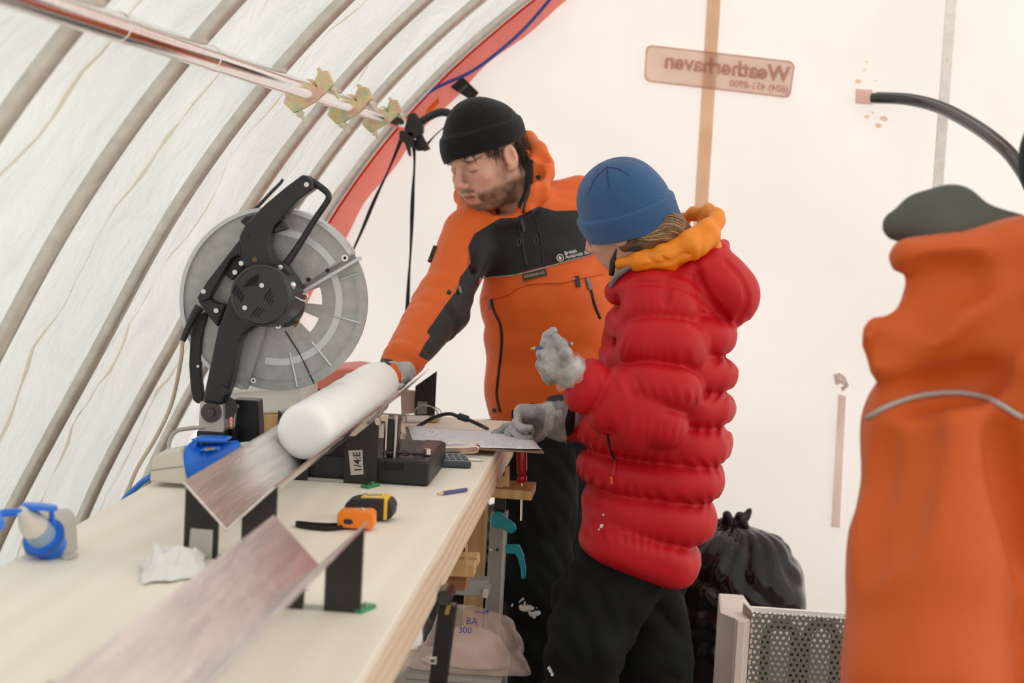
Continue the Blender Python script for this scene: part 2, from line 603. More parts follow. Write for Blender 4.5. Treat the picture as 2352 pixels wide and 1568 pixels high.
# ribs
sidx = np.arange(0, len(ARCH), 1)
rib_words = ['nearest of the curved tent ribs at the upper left corner', 'second curved tent rib from the upper left corner',
             'curved steel tent rib crossing the pipe just before its sleeve joints', 'curved steel tent rib meeting the pipe at the first zinc clamp',
             'curved steel tent rib meeting the pipe at the double zinc clamp', 'curved steel tent rib meeting the pipe at the last zinc clamp',
             'last curved tent rib beside the red cloth band']
rib_mesh = None
for k, y in enumerate(RIB_Y):
    if k == 0:
        continue
    if rib_mesh is None:
        b = MB().tube(np.array([(ARCH[i, 0] + ARCH_N[i, 0] * -.004, 0, ARCH[i, 1] - ARCH_N[i, 1] * .004) for i in sidx]), .0155, 14)
        o = b.build('tent_rib', M_GALV, smooth=True)
        rib_mesh = o
    else:
        o = rib_mesh.copy()
        COL.objects.link(o)
    o.location = (0, y, 0)
    tag(o, rib_words[k], 'tent rib', 'curved steel ribs under the tent cloth')

# purlin pipe and its clamps
PX, PZ0 = -.765, 1.712
pp = thing('purlin_pipe', 'shiny steel pipe running below the ribs along the tent', 'pipe', (PX, 4.0, PZ0))
MB().tube([(PX, .4, PZ0), (PX, 5.62, PZ0)], .021, 28).build('pipe', M_CHROME, pp, smooth=True)
for y0, y1 in ((2.46, 2.52), (2.99, 3.03)):
    MB().tube([(PX, y0, PZ0), (PX, y1, PZ0)], .0222, 28).build('sleeve', M_CHROME, pp, smooth=True)

def clamp(y, dbl, label, tilt):
    c = thing('pipe_clamp', label, 'clamp', (PX, y, PZ0), 'zinc clamps on the steel pipe')
    ux = np.array([math.cos(tilt), 0, math.sin(tilt)])
    uz = np.array([-math.sin(tilt), 0, math.cos(tilt)])
    o = np.array([PX, y, PZ0])
    for q in range(2 if dbl else 1):
        oy = np.array([0, .03 * q, 0])
        # bent plate: round seat in the middle, two ears
        prof = [(-.062, .012), (-.056, -.024), (-.028, -.03), (0, -.033), (.028, -.03), (.056, -.024), (.062, .012), (.045, .026),
                (.026, .012), (.022, -.002), (.012, -.018), (0, -.022), (-.012, -.018), (-.022, -.002), (-.026, .012), (-.045, .026)]
        MB().prism([o + oy + ux * a + uz * (b_ * .9) for a, b_ in prof], (0, .012, 0)).build('clamp_plate', M_ZINC, c, bevel=.0015)
        MB().torus(o + oy + np.array([0, .011, 0]), (0, 1, 0), .0235, .004, 24, 8).build('seat_ring', M_ZINC, c, smooth=True)
        for s in (-1, 1):
            p0 = o + oy + ux * (s * .046) + np.array([0, .011, 0])
            bt = MB().cyl(p0 + uz * .03, p0 - uz * .052, .0045, 8).build('bolt', M_BOLT, c)
            MB().cyl(p0 - uz * .024, p0 - uz * .034, .0095, 6).build('nut', M_BOLT, bt)
    return c

clamp(3.88, 0, 'first zinc clamp on the steel pipe, nearest the camera', math.radians(38))
clamp(4.42, 1, 'middle zinc clamp on the steel pipe, a double plate', math.radians(38))
clamp(4.97, 0, 'last zinc clamp on the steel pipe, beside the red band', math.radians(38))

# upright grey pole against the end wall
po = thing('wall_pole', 'thin grey upright pole standing before the end wall', 'pole', (.90, 5.50, 0))
MB().box((.883, 5.49, 0), (.915, 5.505, 2.66)).build('pole', M_GREYPOLE, po, bevel=.002)
for z in (1.99, 1.5):
    MB().cyl((.899, 5.492, z), (.899, 5.486, z), .0025, 8).build('rivet', M_BOLT, po)

# hose through the wall with its square port
ho = thing('wall_hose', 'glossy black hose curving out of a square port in the end wall', 'hose', P(1985, 220, 5.58))
M_HOSE = mat('black_hose', (.006, .005, .005), .12, coat=.6)
hp = spline([P(2004, 225, 5.565), P(2080, 229, 5.50), P(2150, 246, 5.40), P(2215, 278, 5.26), P(2280, 322, 5.10), P(2330, 372, 4.97), P(2372, 450, 4.85), P(2385, 560, 4.8), P(2390, 800, 4.8)], 10)
MB().tube(hp, .017, 16).build('hose', M_HOSE, ho, smooth=True)
hq = hp + np.array([.012, -.006, .012])
MB().tube(hq, .0075, 10).build('cable', M_HOSE, ho, smooth=True)
M_PORT = cloth_mat('port_patch', (.72, .55, .52), (.95, .78, .73), .8, .1)
MB().prism(wall_quad([(1966, 204), (2004, 206), (2004, 240), (1965, 238)], 5.58), (0, .008, 0)).build('port', M_PORT, ho, bevel=.001)

# blue cable along the red band
M_BLUECAB = mat('blue_cable', (.03, .06, .30), .45)
cb = spline([P(1275, -20, 5.5), P(1258, 5, 5.52), P(1190, 80, 5.53), (P(1090, 160, 5.53)), P(985, 212, 5.53), P(905, 293, 5.52), P(862, 345, 5.53), P(828, 385, 5.53), P(775, 460, 5.53), P(752, 490, 5.53), P(700, 580, 5.54), P(560, 760, 5.54)], 8)
tag(MB().tube(cb, .0055, 8).build('blue_cable', M_BLUECAB, smooth=True), 'blue cable clipped along the red cloth band', 'cable')

# black patch at the top of the red band
pt = thing('velcro_patch', 'square black patch on the red band above the black hat', 'patch', P(1065, 203, 5.55))
MB().prism([P(q[0], q[1], 5.548) for q in ((1062, 176), (1100, 213), (1084, 232), (1034, 200))], (0, .004, 0)).build('patch', M_BLACKMATT, pt, bevel=.001)
MB().prism([P(q[0], q[1], 5.546) for q in ((1072, 193), (1076, 197), (1056, 214), (1051, 211))], (0, .003, 0)).build('stitching', mat('grey_stitch', (.10, .07, .06), .8), pt)
M_ORG = cloth_mat('orange_patch', (.9, .35, .05), (1.0, .42, .06), .7, .1)
tag(MB().prism([P(q[0], q[1], 5.552) for q in ((985, 245), (1006, 224), (1009, 236), (992, 254), (975, 262))], (0, .003, 0)).build('orange_patch', M_ORG), 'small glowing orange patch beside the red band', 'patch')

# black spring clamp gripping the end of the pipe, with a jointed arm and two straps
sc = thing('spring_clamp', 'black spring clamp gripping the far end of the pipe', 'clamp', P(950, 300, 5.35))
def plate(name, pts, Y, th, m, parent, bevel=.003, seg=2):
    return MB().prism([P(px, py, Y) for px, py in pts], (0, th, 0)).build(name, m, parent, bevel=bevel, seg=seg)
plate('jaw', [(938, 262), (952, 258), (972, 285), (972, 305), (955, 318), (938, 312), (928, 296)], 5.30, .03, M_BLACK, sc)
plate('handle', [(936, 300), (952, 305), (950, 325), (942, 340), (944, 360), (938, 357), (930, 330), (916, 318), (917, 300)], 5.30, .02, M_BLACK, sc)
plate('handle', [(950, 296), (966, 300), (974, 318), (988, 342), (974, 348), (962, 330), (952, 316)], 5.32, .02, M_BLACK, sc)
plate('pad', [(950, 320), (962, 322), (980, 345), (958, 347), (948, 335)], 5.34, .015, M_BLACK, sc)
ap = spline([P(966, 280, 5.32), P(990, 266, 5.32), P(1012, 258, 5.32), P(1035, 262, 5.32), P(1060, 285, 5.34)], 3)
for q in ap:
    MB().lathe(q - np.array([.011, 0, 0]), (1, 0, 0), [(0, .003), (.004, .011), (.011, .0135), (.018, .011), (.022, .003)], 12).build('arm_joint', M_BLACK, sc, smooth=True)
def strap(name, pts, w, label):
    G = []
    c = spline([P(*q) for q in pts], 5)
    for i, q in enumerate(c):
        a = .5 + .5 * math.cos(i * .55)
        dx = np.array([w * (.35 + .65 * a), w * .4 * (1 - a), 0])
        G.append([q - dx, q + dx])
    return tag(MB().grid(np.array(G)).build(name, M_BLACKMATT, solid=.0025, smooth='all'), label, 'strap')
strap('hanging_strap', [(950, 330, 5.36), (952, 375, 5.36), (948, 450, 5.36), (944, 560, 5.36), (939, 640, 5.36), (933, 760, 5.36)], .0065, 'black webbing strap hanging straight down from the spring clamp')
strap('slanting_strap', [(925, 312, 5.35), (895, 385, 5.4), (860, 460, 5.45), (823, 548, 5.5), (770, 660, 5.53)], .0065, 'black webbing strap slanting down across the red band')
strap('short_strap', [(978, 335, 5.36), (1000, 310, 5.38), (1030, 285, 5.42), (1060, 262, 5.46)], .005, 'short black strap running from the spring clamp behind the hat')

# ================================================================ THE BENCH
def wood_mat(name, c1, c2, scale=3.0, dist=6.0, stretch=(1, 1, 1), rough=.65, ring='BANDS', dirv='X', amt=.5):
    m = bpy.data.materials.new(name)
    m.use_nodes = True
    nt = m.node_tree
    b = nt.nodes['Principled BSDF']
    b.inputs['Roughness'].default_value = rough
    tc = nt.nodes.new('ShaderNodeTexCoord')
    mp = nt.nodes.new('ShaderNodeMapping')
    mp.inputs['Scale'].default_value = stretch
    nt.links.new(tc.outputs['Object'], mp.inputs['Vector'])
    wv = nt.nodes.new('ShaderNodeTexWave')
    wv.wave_type = ring
    if ring == 'BANDS':
        wv.bands_direction = dirv
    wv.inputs['Scale'].default_value = scale
    wv.inputs['Distortion'].default_value = dist
    wv.inputs['Detail'].default_value = 3
    wv.inputs['Detail Scale'].default_value = .8
    nt.links.new(mp.outputs['Vector'], wv.inputs['Vector'])
    ns = nt.nodes.new('ShaderNodeTexNoise')
    ns.inputs['Scale'].default_value = 4
    ns.inputs['Detail'].default_value = 5
    nt.links.new(mp.outputs['Vector'], ns.inputs['Vector'])
    mu = nt.nodes.new('ShaderNodeMath')
    mu.operation = 'MULTIPLY'
    nt.links.new(wv.outputs['Fac'], mu.inputs[0])
    nt.links.new(ns.outputs['Fac'], mu.inputs[1])
    m2 = nt.nodes.new('ShaderNodeMath')
    m2.operation = 'MULTIPLY'
    m2.inputs[1].default_value = amt * 2
    nt.links.new(mu.outputs[0], m2.inputs[0])
    mx = nt.nodes.new('ShaderNodeMix')
    mx.data_type = 'RGBA'
    mx.inputs[6].default_value = (*c1, 1)
    mx.inputs[7].default_value = (*c2, 1)
    nt.links.new(m2.outputs[0], mx.inputs[0])
    nt.links.new(mx.outputs[2], b.inputs['Base Color'])
    return m

M_PLY = wood_mat('bench_plywood', (.91, .85, .75), (.82, .73, .60), 2.0, 7.0, (2.2, .35, 1), .6, amt=.35)
M_PINE = wood_mat('pine_board', (.84, .68, .52), (.62, .42, .27), 7.0, 5.0, (1, .28, 2.2), .6, 'BANDS', 'Z', amt=.55)
M_TIMBER = wood_mat('timber_offcut', (.62, .40, .19), (.45, .25, .10), 10.0, 3.0, (1, .5, 1), .6)
ZB = .93
wb = thing('workbench', 'long plywood workbench with a pine front board', 'workbench', (-.6, 2.6, 0))
MB().box((-.896, .6, .912), (-.3005, 2.578, ZB)).build('plywood_board', M_PLY, wb, bevel=.002)
MB().box((-.896, 2.582, .912), (-.3005, 4.42, ZB - .0006)).build('plywood_board', M_PLY, wb, bevel=.002)
MB().box((-.34, .6, .839), (-.30, 4.42, .9115)).build('front_board', M_PINE, wb, bevel=.003)
MB().box((-.8955, .6, .84), (-.86, 4.42, .9115)).build('back_board', M_PINE, wb, bevel=.003)
for y in (.8, 2.47, 4.2):
    MB().box((-.86, y, .85), (-.34, y + .045, .9115)).build('cross_bearer', M_PINE, wb)
for x, y in ((-.40, 2.36), (-.85, 2.36), (-.85, 4.3), (-.40, 4.33)):
    MB().box((x, y, 0), (x + .045, y + .07, .85)).build('leg', M_TIMBER, wb, bevel=.003)

# aluminium troughs
def alu():
    m = mat('brushed_aluminium', (.80, .77, .76), .24, 1.0, noise=.25, nscale=12, bump=.12, bscale=40, stretch=(6, .35, 6))
    return m
M_ALU = alu()
M_SUPP = mat('black_painted_steel', (.018, .014, .012), .55, noise=.2, nscale=80)
M_ALUEDGE = mat('cut_aluminium_edge', (.62, .54, .46), .5, .6)

def trough(name, label, cx, zb, y0, y1, hw, yaw=0.0):
    t = thing(name, label, 'trough', (cx, y0, zb))
    th = .0035
    for s, nm in ((-1, 'left_plate'), (1, 'right_plate')):
        # plate rising at 45 degrees from the vee
        prof = [(0, 0), (s * hw, hw), (s * (hw - th * .7), hw + th * .7), (0, th * 1.4)]
        pts = [np.array([cx + a + (y0 - y0) * yaw, y0, zb + b]) for a, b in prof]
        MB().prism(pts, (yaw * (y1 - y0), y1 - y0, 0)).build(nm, M_ALU, t, bevel=.0006, seg=1)
    return t

trough('core_trough', 'aluminium vee trough carrying the white ice core', -.592, .982, 2.52, 4.40, .070)
trough('empty_trough', 'empty aluminium vee trough in the foreground, blurred and reddish', -.424, .990, 1.46, 2.285, .066, .018)

M_STK = mat('clear_sticker', (.55, .52, .49), .3, .3)
M_INK = mat('black_marker_ink', (.02, .02, .02), .6)
def support(y, cx, hw, post, zt, zv, label, gap=.03):
    """pair of uprights with slanted tops that hold the vee trough"""
    s = thing('trough_support', label, 'support', (cx, y, ZB), 'black supports under the troughs')
    for sg_ in (-1, 1):
        xo, xi = cx + sg_ * hw, cx + sg_ * (hw - post)
        zi = zv + (hw - post) - .003
        MB().prism([(xo, y, ZB), (xi, y, ZB), (xi, y, min(zi, zt)), (xo, y, zt)], (0, .010, 0)).build('upright', M_SUPP, s, bevel=.001)
    MB().box((cx - hw + post, y + .001, ZB), (cx + hw - post, y + .009, ZB + .006)).build('base_strip', mat('dull_steel_strip', (.42, .41, .40), .5, .6), s)
    return s
s1 = support(2.565, -.598, .070, .052, 1.048, .980, 'black trough support with a pale torn sticker beside the crumpled paper')
s2 = support(3.318, -.588, .099, .064, 1.063, .974, 'black trough support with a sticker reading 1/4:E')
s3 = support(4.35, -.592, .092, .052, 1.052, .974, 'black trough support at the far end beside the glass tube')
s4 = support(2.29, -.415, .064, .050, 1.052, .990, 'black trough support under the far end of the empty trough')
s5 = support(1.45, -.426, .068, .02, 1.058, .988, 'black trough support at the near end of the empty trough')
plate('sticker', [(438, 1213), (489, 1217), (486, 1284), (431, 1286)], 2.5635, .0012, M_STK, s1, bevel=0)
plate('sticker', [(800, 1035), (832, 1033), (835, 1089), (806, 1091)], 3.3165, .0012, M_STK, s2, bevel=0)
q0 = P(808, 1085, 3.3160)
e1, e2 = nrm(P(805, 1040, 3.316) - P(808, 1085, 3.316)), nrm(P(830, 1084, 3.316) - P(808, 1085, 3.316))
text('lettering', '1/4:E', M_INK, q0 + e2 * .019, e1, -e2, .020, s2, ext=.0003, bold=.0003)
plate('tape_piece', [(959, 921), (981, 923), (980, 950), (957, 952)], 4.348, .0012, mat('grey_tape', (.30, .29, .28), .5), s3, bevel=0)
for (px, py) in ((868, 966), (881, 957)):
    b_ = MB().cyl(P(px, py, 3.31), P(px, py + 4, 3.30), .006, 6)
    b_.build('bolt_head', M_BOLT, s2)

# ice core
M_ICE = mat('ice_core', (.97, .975, .98), .6, sss=.35, bump=.08, bscale=120, noise=.03, nscale=30)
r = .052
yc, zc, xc = 3.09, .982 + .0735, -.592
prof = [(0, .0), (.0, r - .024), (.0015, r - .016), (.005, r - .009), (.010, r - .0045), (.016, r - .0015)]
for yq in np.linspace(.03, .86, 30):
    prof.append((yq, r + .0006 * math.sin(yq * 43) - (.0016 if (int(yq * 100) % 17) < 2 else 0)))
prof += [(.885, r - .003), (.893, r - .012), (.895, 0)]
tag(MB().lathe((xc, yc, zc), (0, 1, 0), prof, 56).build('ice_core', M_ICE, smooth=True, angle=60), 'white cylindrical ice core lying in the aluminium trough', 'ice core')

# ---------------------------------------------------------------- chop saw
M_SAWBLK = mat('black_saw_plastic', (.017, .017, .018), .36, noise=.15, nscale=60, bump=.03, bscale=400)
M_SAWDK = mat('dark_vent', (.003, .003, .003), .7)
M_GUARD = mat('cast_aluminium_guard', (.47, .47, .46), .48, .55, noise=.14, nscale=50, bump=.10, bscale=350)
M_GUARDLT = mat('guard_bright_ring', (.62, .64, .65), .42, .7)
M_STEEL = mat('bright_steel', (.72, .70, .67), .25, 1.0)
saw = thing('chop_saw', 'grey and black chop saw with its head raised beside the ice core', 'saw', (-.70, 3.45, ZB))
YG = 3.50
def crop(c, s=.38265, ox=380, oy=380):
    return [(ox + s * a, oy + s * b_) for a, b_ in c]

def polar_plate(cpx, r0, r1, a0, a1, Y, th, holes=(), nr=10, na=96):
    """flat ring sector with window openings; angles in degrees, counter-clockwise from the right"""
    c = P(cpx[0], cpx[1], Y)
    k = np.linalg.norm(P(cpx[0] + 100, cpx[1], Y) - c) / 100
    R = np.linspace(r0, r1, nr) * k
    A = np.radians(np.linspace(a0, a1, na))
    b = MB()
    for i in range(nr - 1):
        for j in range(na - 1):
            rm, am = (R[i] + R[i + 1]) / 2 / k, math.degrees((A[j] + A[j + 1]) / 2)
            if any(h0 <= rm <= h1 and g0 <= am <= g1 for h0, h1, g0, g1 in holes):
                continue
            q = [c + np.array([R[i + di] * math.cos(A[j + dj]), 0, R[i + di] * math.sin(A[j + dj])]) for di, dj in ((0, 0), (0, 1), (1, 1), (1, 0))]
            b.add(q, [(0, 1, 2, 3)])
    me = bpy.data.meshes.new('g')
    me.from_pydata(b.v, [], b.f)
    bm = bmesh.new()
    bm.from_mesh(me)
    bmesh.ops.remove_doubles(bm, verts=bm.verts, dist=1e-5)
    bm.to_mesh(me)
    return me, th
UC, LC = (631, 691), (639, 690)
me, th = polar_plate(LC, 30, 205, -112, 34, YG + .004, .012, [(58, 104, -42, -20), (62, 106, -2, 20)], 18, 110)
lg = mk('lower_guard', me, M_GUARD, saw, solid=.012)
me, th = polar_plate(UC, 20, 212, 33, 255, YG - .016, .02, [], 12, 130)
ug = mk('upper_guard', me, M_GUARD, saw, solid=.022)
me, th = polar_plate(UC, 204, 213, 34, 253, YG - .01, .04, [], 3, 110)
mk('guard_rim', me, M_GUARDLT, ug, solid=.05)
me, th = polar_plate(UC, 150, 166, 35, 110, YG - .028, .003, [], 3, 60)
mk('bright_ring', me, M_GUARDLT, ug, solid=.003)
me, th = polar_plate(LC, 132, 148, -100, 28, YG - .003, .003, [], 3, 60)
mk('bright_ring', me, M_GUARDLT, lg, solid=.003)
me, th = polar_plate(LC, 180, 183, -110, 32, YG - .003, .003, [], 2, 60)
mk('raised_line', me, M_GUARD, lg, solid=.004)
c0 = P(*LC, YG - .004)
kk = np.linalg.norm(P(LC[0] + 100, LC[1], YG) - P(*LC, YG)) / 100
for a, ra, rb in ((-12, 132, 196), (-48, 120, 190), (-75, 120, 200), (22, 150, 196)):
    d = np.array([math.cos(math.radians(a)), 0, math.sin(math.radians(a))])
    MB().tube([c0 + d * ra * kk, c0 + d * rb * kk], .003, 8).build('guard_rib', M_GUARDLT, lg)
MB().tube([P(655, 760, YG - .004), P(690, 815, YG - .004), P(722, 882, YG - .004)], .0012, 6).build('split_line', M_SAWDK, lg)
# clear edge bar of the upper guard, with its screws
plate('edge_bar', [(826, 588), (830, 595), (686, 679), (681, 673)], YG - .034, .012, M_GUARDLT, ug, bevel=.001)
for px, py, rr in ((793, 592, 8), (753, 621, 5), (709, 642, 5), (689, 654, 5), (640, 747, 7), (583, 873, 6)):
    q = P(px, py, YG - .029)
    sc_ = MB().cyl(q, q - np.array([0, .005, 0]), rr * kk, 14).build('screw', M_STEEL if rr != 5 else M_SAWBLK, ug, smooth=True)
    MB().cyl(q - np.array([0, .005, 0]), q - np.array([0, .0062, 0]), rr * kk * .45, 6).build('socket', M_SAWDK, sc_)
# arbor housing
plate('rust_stain', [(668, 720), (684, 694), (694, 705), (690, 730), (684, 745), (678, 752), (668, 742)], YG - .0036, .001, mat('rust', (.30, .16, .05), .8, noise=.5, nscale=120), lg, bevel=0)
q = P(650, 700, YG)
MB().lathe(q - np.array([0, .035, 0]), (0, 1, 0), [(0, .040), (.01, .044), (.03, .046)], 32).build('arbor_housing', M_SAWBLK, saw, smooth=True)
# motor
mq0, mq1 = P(599, 679, 3.375), P(628, 677, 3.475)
mr = 70 * np.linalg.norm(P(700, 679, 3.375) - P(599, 679, 3.375)) / 101
mo = MB().lathe(mq0, mq1 - mq0, [(0, 0), (0, mr * .90), (.003, mr * .95), (.006, mr * .97), (.012, mr), (.03, mr * 1.02), (.075, mr * 1.06), (.11, mr * 1.06), (.11, 0)], 48).build('motor', mat('motor_black', (.030, .030, .030), .4), saw, smooth=True)
MB().torus(mq0 + np.array([0, .006, 0]), (0, 1, 0), mr * .96, .0035, 48, 8).build('motor_rim', mat('scuffed_black', (.05, .05, .05), .3), mo, smooth=True)
def on_face(cx, cy):           # crop coordinates on the motor face
    return P(380 + .38265 * cx, 380 + .38265 * cy, 3.3745)
slots = []
for (ax_, ay_, n_, dx, dy, L) in ((430, 760, 5, 22, -20, 62), (600, 770, 5, 20, 12, 60), (520, 900, 5, 24, -12, 70), (455, 690, 5, 20, -8, 55)):
    pass
def slot(x0, y0, x1, y1, w=9):
    a, b_ = on_face(x0, y0), on_face(x1, y1)
    d = nrm(b_ - a)
    n_ = np.cross(d, [0, 1.0, 0]) * (w * .38265 * .00084 / 2)
    MB().obox((a + b_) / 2 - np.array([0, .0003, 0]), (b_ - a) / 2, n_, np.array([0, .0006, 0])).build('vent_slot', M_SAWDK, mo)  # dark box on the face, recess shade put in as colour
for i in range(5):
    slot(470 + 19 * i, 735 - 2 * i - 8, 505 + 11 * i + 6, 690 - 8 * i + 6 - 16)
for i in range(4):
    slot(402 + 16 * i, 765 + 18 * i, 430 + 12 * i, 720 + 18 * i)
for i in range(5):
    slot(590 + 15 * i, 815 + 12 * i - 12, 632 + 6 * i, 735 + 22 * i)
for i in range(5):
    slot(510 + 20 * i, 908 + 2 * i, 560 + 16 * i, 845 + 8 * i)
for cx, cy in ((579, 719), (477, 853)):
    q = on_face(cx, cy)
    MB().cyl(q, q - np.array([0, .002, 0]), .0047, 14).build('screw', M_STEEL, mo)
plate('badge', crop([(612, 620), (655, 625), (695, 660), (670, 672)]), 3.39, .004, M_SAWBLK, saw, bevel=.001)
# main handle
hb = plate('handle_body', crop([(440, 430), (480, 350), (600, 230), (720, 130), (820, 55), (850, 62), (885, 92), (890, 140), (800, 205), (720, 290), (650, 370), (630, 420), (622, 480), (640, 550), (680, 582), (715, 580), (748, 640), (735, 665), (690, 660), (610, 610), (500, 618), (465, 605), (455, 520)]), 3.405, .045, M_SAWBLK, saw, bevel=.010, seg=3)
MB().tube(spline([P(380 + .38265 * a, 380 + .38265 * b_, 3.425) for a, b_ in ((860, 85), (915, 118), (968, 160), (980, 190), (965, 225), (900, 320), (820, 450), (740, 570), (700, 620))], 6), [.0075, .0065, .006, .0065, .009], 12).build('handle_bow', M_SAWBLK, saw, smooth=True)
plate('trigger', crop([(650, 375), (690, 335), (715, 340), (733, 385), (690, 395), (640, 410)]), 3.415, .02, M_SAWBLK, saw, bevel=.003)
plate('trigger_lock', crop([(700, 320), (718, 296), (724, 312)]), 3.412, .02, M_SAWBLK, saw, bevel=.001)
for cx, cy, rr in ((848, 114, .005), (910, 293, .0045), (487, 413, .006), (632, 364, .006), (537, 564, .0055), (692, 610, .005)):
    q = P(380 + .38265 * cx, 380 + .38265 * cy, 3.4045)
    MB().cyl(q, q - np.array([0, .0025, 0]), rr, 12).build('screw', M_STEEL if cx in (848, 692) else (mat('rusty_screw', (.16, .08, .04), .6) if cx == 537 else M_SAWBLK), hb)
lv = MB().tube(spline([P(380 + .38265 * a, 380 + .38265 * b_, 3.47) for a, b_ in ((705, 82), (690, 105), (640, 155), (560, 240), (520, 275))], 5), [.003, .0035, .004], 8).build('lever', mat('dark_blue_grey', (.05, .055, .07), .4), saw, smooth=True)
plate('lever_block', crop([(445, 335), (480, 305), (535, 295), (540, 320), (480, 365)]), 3.45, .03, M_SAWBLK, saw, bevel=.003)
# carrying handle on the left
ch = plate('carry_handle', crop([(455, 430), (415, 480), (330, 590), (245, 700), (185, 800), (228, 820), (262, 800), (300, 730), (350, 640), (395, 560), (440, 540), (470, 600)]), 3.425, .035, M_SAWBLK, saw, bevel=.008, seg=3)
plate('carry_handle_foot', crop([(185, 800), (230, 870), (312, 975), (350, 890), (362, 832), (290, 822), (262, 790)]), 3.43, .03, M_SAWBLK, ch, bevel=.006)
for cx, cy in ((230, 755), (306, 870), (418, 640), (456, 586)):
    q = P(380 + .38265 * cx, 380 + .38265 * cy, 3.4245)
    MB().cyl(q, q - np.array([0, .003, 0]), .005, 12).build('screw', M_STEEL, ch)
plate('back_plate', crop([(395, 545), (460, 545), (470, 620), (400, 690), (350, 650)]), 3.45, .015, M_SAWBLK, saw, bevel=.002)
# swing arm down to the pivot
plate('swing_arm', crop([(385, 770), (350, 880), (312, 975), (260, 1220), (218, 1425), (345, 1440), (388, 1330), (405, 1255), (440, 1070), (470, 1020), (530, 975), (600, 945), (500, 900)]), 3.41, .05, M_SAWBLK, saw, bevel=.008, seg=3)
plate('arm_bracket', crop([(338, 1316), (385, 1360), (340, 1395), (302, 1360)]), 3.40, .02, M_SAWBLK, saw, bevel=.002)
plate('curved_bar', crop([(175, 900), (235, 880), (250, 900), (225, 990), (212, 1080), (210, 1200), (215, 1300), (225, 1370), (222, 1425), (190, 1430), (165, 1410), (150, 1340), (140, 1200), (145, 1080), (155, 990)]), 3.46, .02, mat('dark_brown_bar', (.022, .018, .015), .5), saw, bevel=.003)
q = P(380 + .38265 * 196, 380 + .38265 * 1204, 3.458)
MB().cyl(q, q - np.array([0, .002, 0]), .003, 10).build('rivet', M_STEEL, saw)
# hook and ball
q = P(380 + .38265 * 758, 380 + .38265 * 719, 3.40)
MB().lathe(q - np.array([0, .009, 0]), (0, 1, 0), [(0, 0), (.002, .005), (.005, .0075), (.009, .009), (.014, .007), (.018, 0)], 16).build('ball_knob', M_STEEL, saw, smooth=True)
MB().tube(spline([P(380 + .38265 * a, 380 + .38265 * b_, 3.405) for a, b_ in ((752, 735), (756, 775), (790, 795), (835, 812), (853, 795), (845, 772), (825, 770))], 5), .0022, 8).build('wire_hook', M_STEEL, saw, smooth=True)
# pivot
plate('pivot_block', [(459, 922), (511, 922), (515, 985), (513, 994), (455, 990)], 3.42, .05, mat('machined_aluminium', (.62, .58, .54), .4, .5), saw, bevel=.002)
q = P(486, 946, 3.42)
pv = MB().cyl(q, q - np.array([0, .006, 0]), .0205, 28).build('pivot_disc', mat('dark_steel', (.10, .09, .085), .4, .8), saw, smooth=True)
MB().cyl(q - np.array([0, .006, 0]), q - np.array([0, .014, 0]), .0095, 6).build('pivot_bolt', mat('dark_steel'), pv)
MB().cyl(P(520, 935, 3.44), P(520, 935, 3.48), .022, 20).build('pivot_boss', M_SAWBLK, saw, smooth=True)
plate('fence_plate', [(534, 917), (592, 920), (596, 1010), (596, 1030), (534, 1030)], 3.50, .05, M_SAWBLK, saw, bevel=.003)
MB().cyl(P(541, 931, 3.47), P(538, 980, 3.47), .005, 10).build('stop_bolt', M_STEEL, saw, smooth=True)
MB().cyl(P(541, 930, 3.47), P(541, 936, 3.47), .009, 6).build('stop_bolt_head', M_STEEL, saw)
MB().cyl(P(538, 984, 3.47), P(537, 1020, 3.47), .009, 12).build('stop_spring', M_SAWBLK, saw, smooth=True)
plate('pivot_pedestal', [(452, 988), (516, 990), (520, 1075), (446, 1070)], 3.42, .07, M_SAWBLK, saw, bevel=.003)
# base with the chain
MB().box((-.875, 3.335, ZB), (-.69, 3.62, .975)).build('base', M_SAWBLK, saw, bevel=.004)
bs = MB().box((-.69, 3.335, ZB), (-.388, 3.62, .980)).build('base', mat('black_cast_base', (.014, .014, .014), .45, noise=.3, nscale=90, bump=.2, bscale=200), saw, bevel=.006, seg=3)
MB().box((-.478, 3.332, .958), (-.440, 3.337, .972)).build('base_notch', M_SAWDK, bs)
MB().box((-.505, 3.332, .955), (-.492, 3.337, .972)).build('base_notch', M_SAWDK, bs)
MB().box((-.43, 3.40, .980), (-.395, 3.60, .984)).build('base_pad', mat('reddish_dirty_pad', (.13, .07, .06), .7, noise=.5, nscale=90), bs)
MB().cyl((-.402, 3.40, .984), (-.402, 3.40, .995), .0075, 16).build('nut', M_STEEL, saw)
chp = spline([(-.478, 3.352, .988), (-.46, 3.365, .988), (-.44, 3.36, .989), (-.42, 3.37, .989), (-.408, 3.385, .989)], 2)
for i, q in enumerate(chp):
    d = chp[min(i + 1, len(chp) - 1)] - chp[max(i - 1, 0)]
    MB().torus(q, (0, .3, 1) if i % 2 else (0, 1, .25), .0095, .0016, 16, 6, .55, u=d).build('chain_link', mat('dark_steel'), saw, smooth=True)
# trough clamp posts behind the sticker support
for x in (-.480, -.462):
    MB().cyl((x, 3.36, .98), (x, 3.36, 1.062), .004, 8).build('clamp_rod', M_STEEL, saw, smooth=True)
MB().box((-.478, 3.362, .98), (-.456, 3.40, 1.055)).build('clamp_post', M_SAWBLK, saw, bevel=.002)

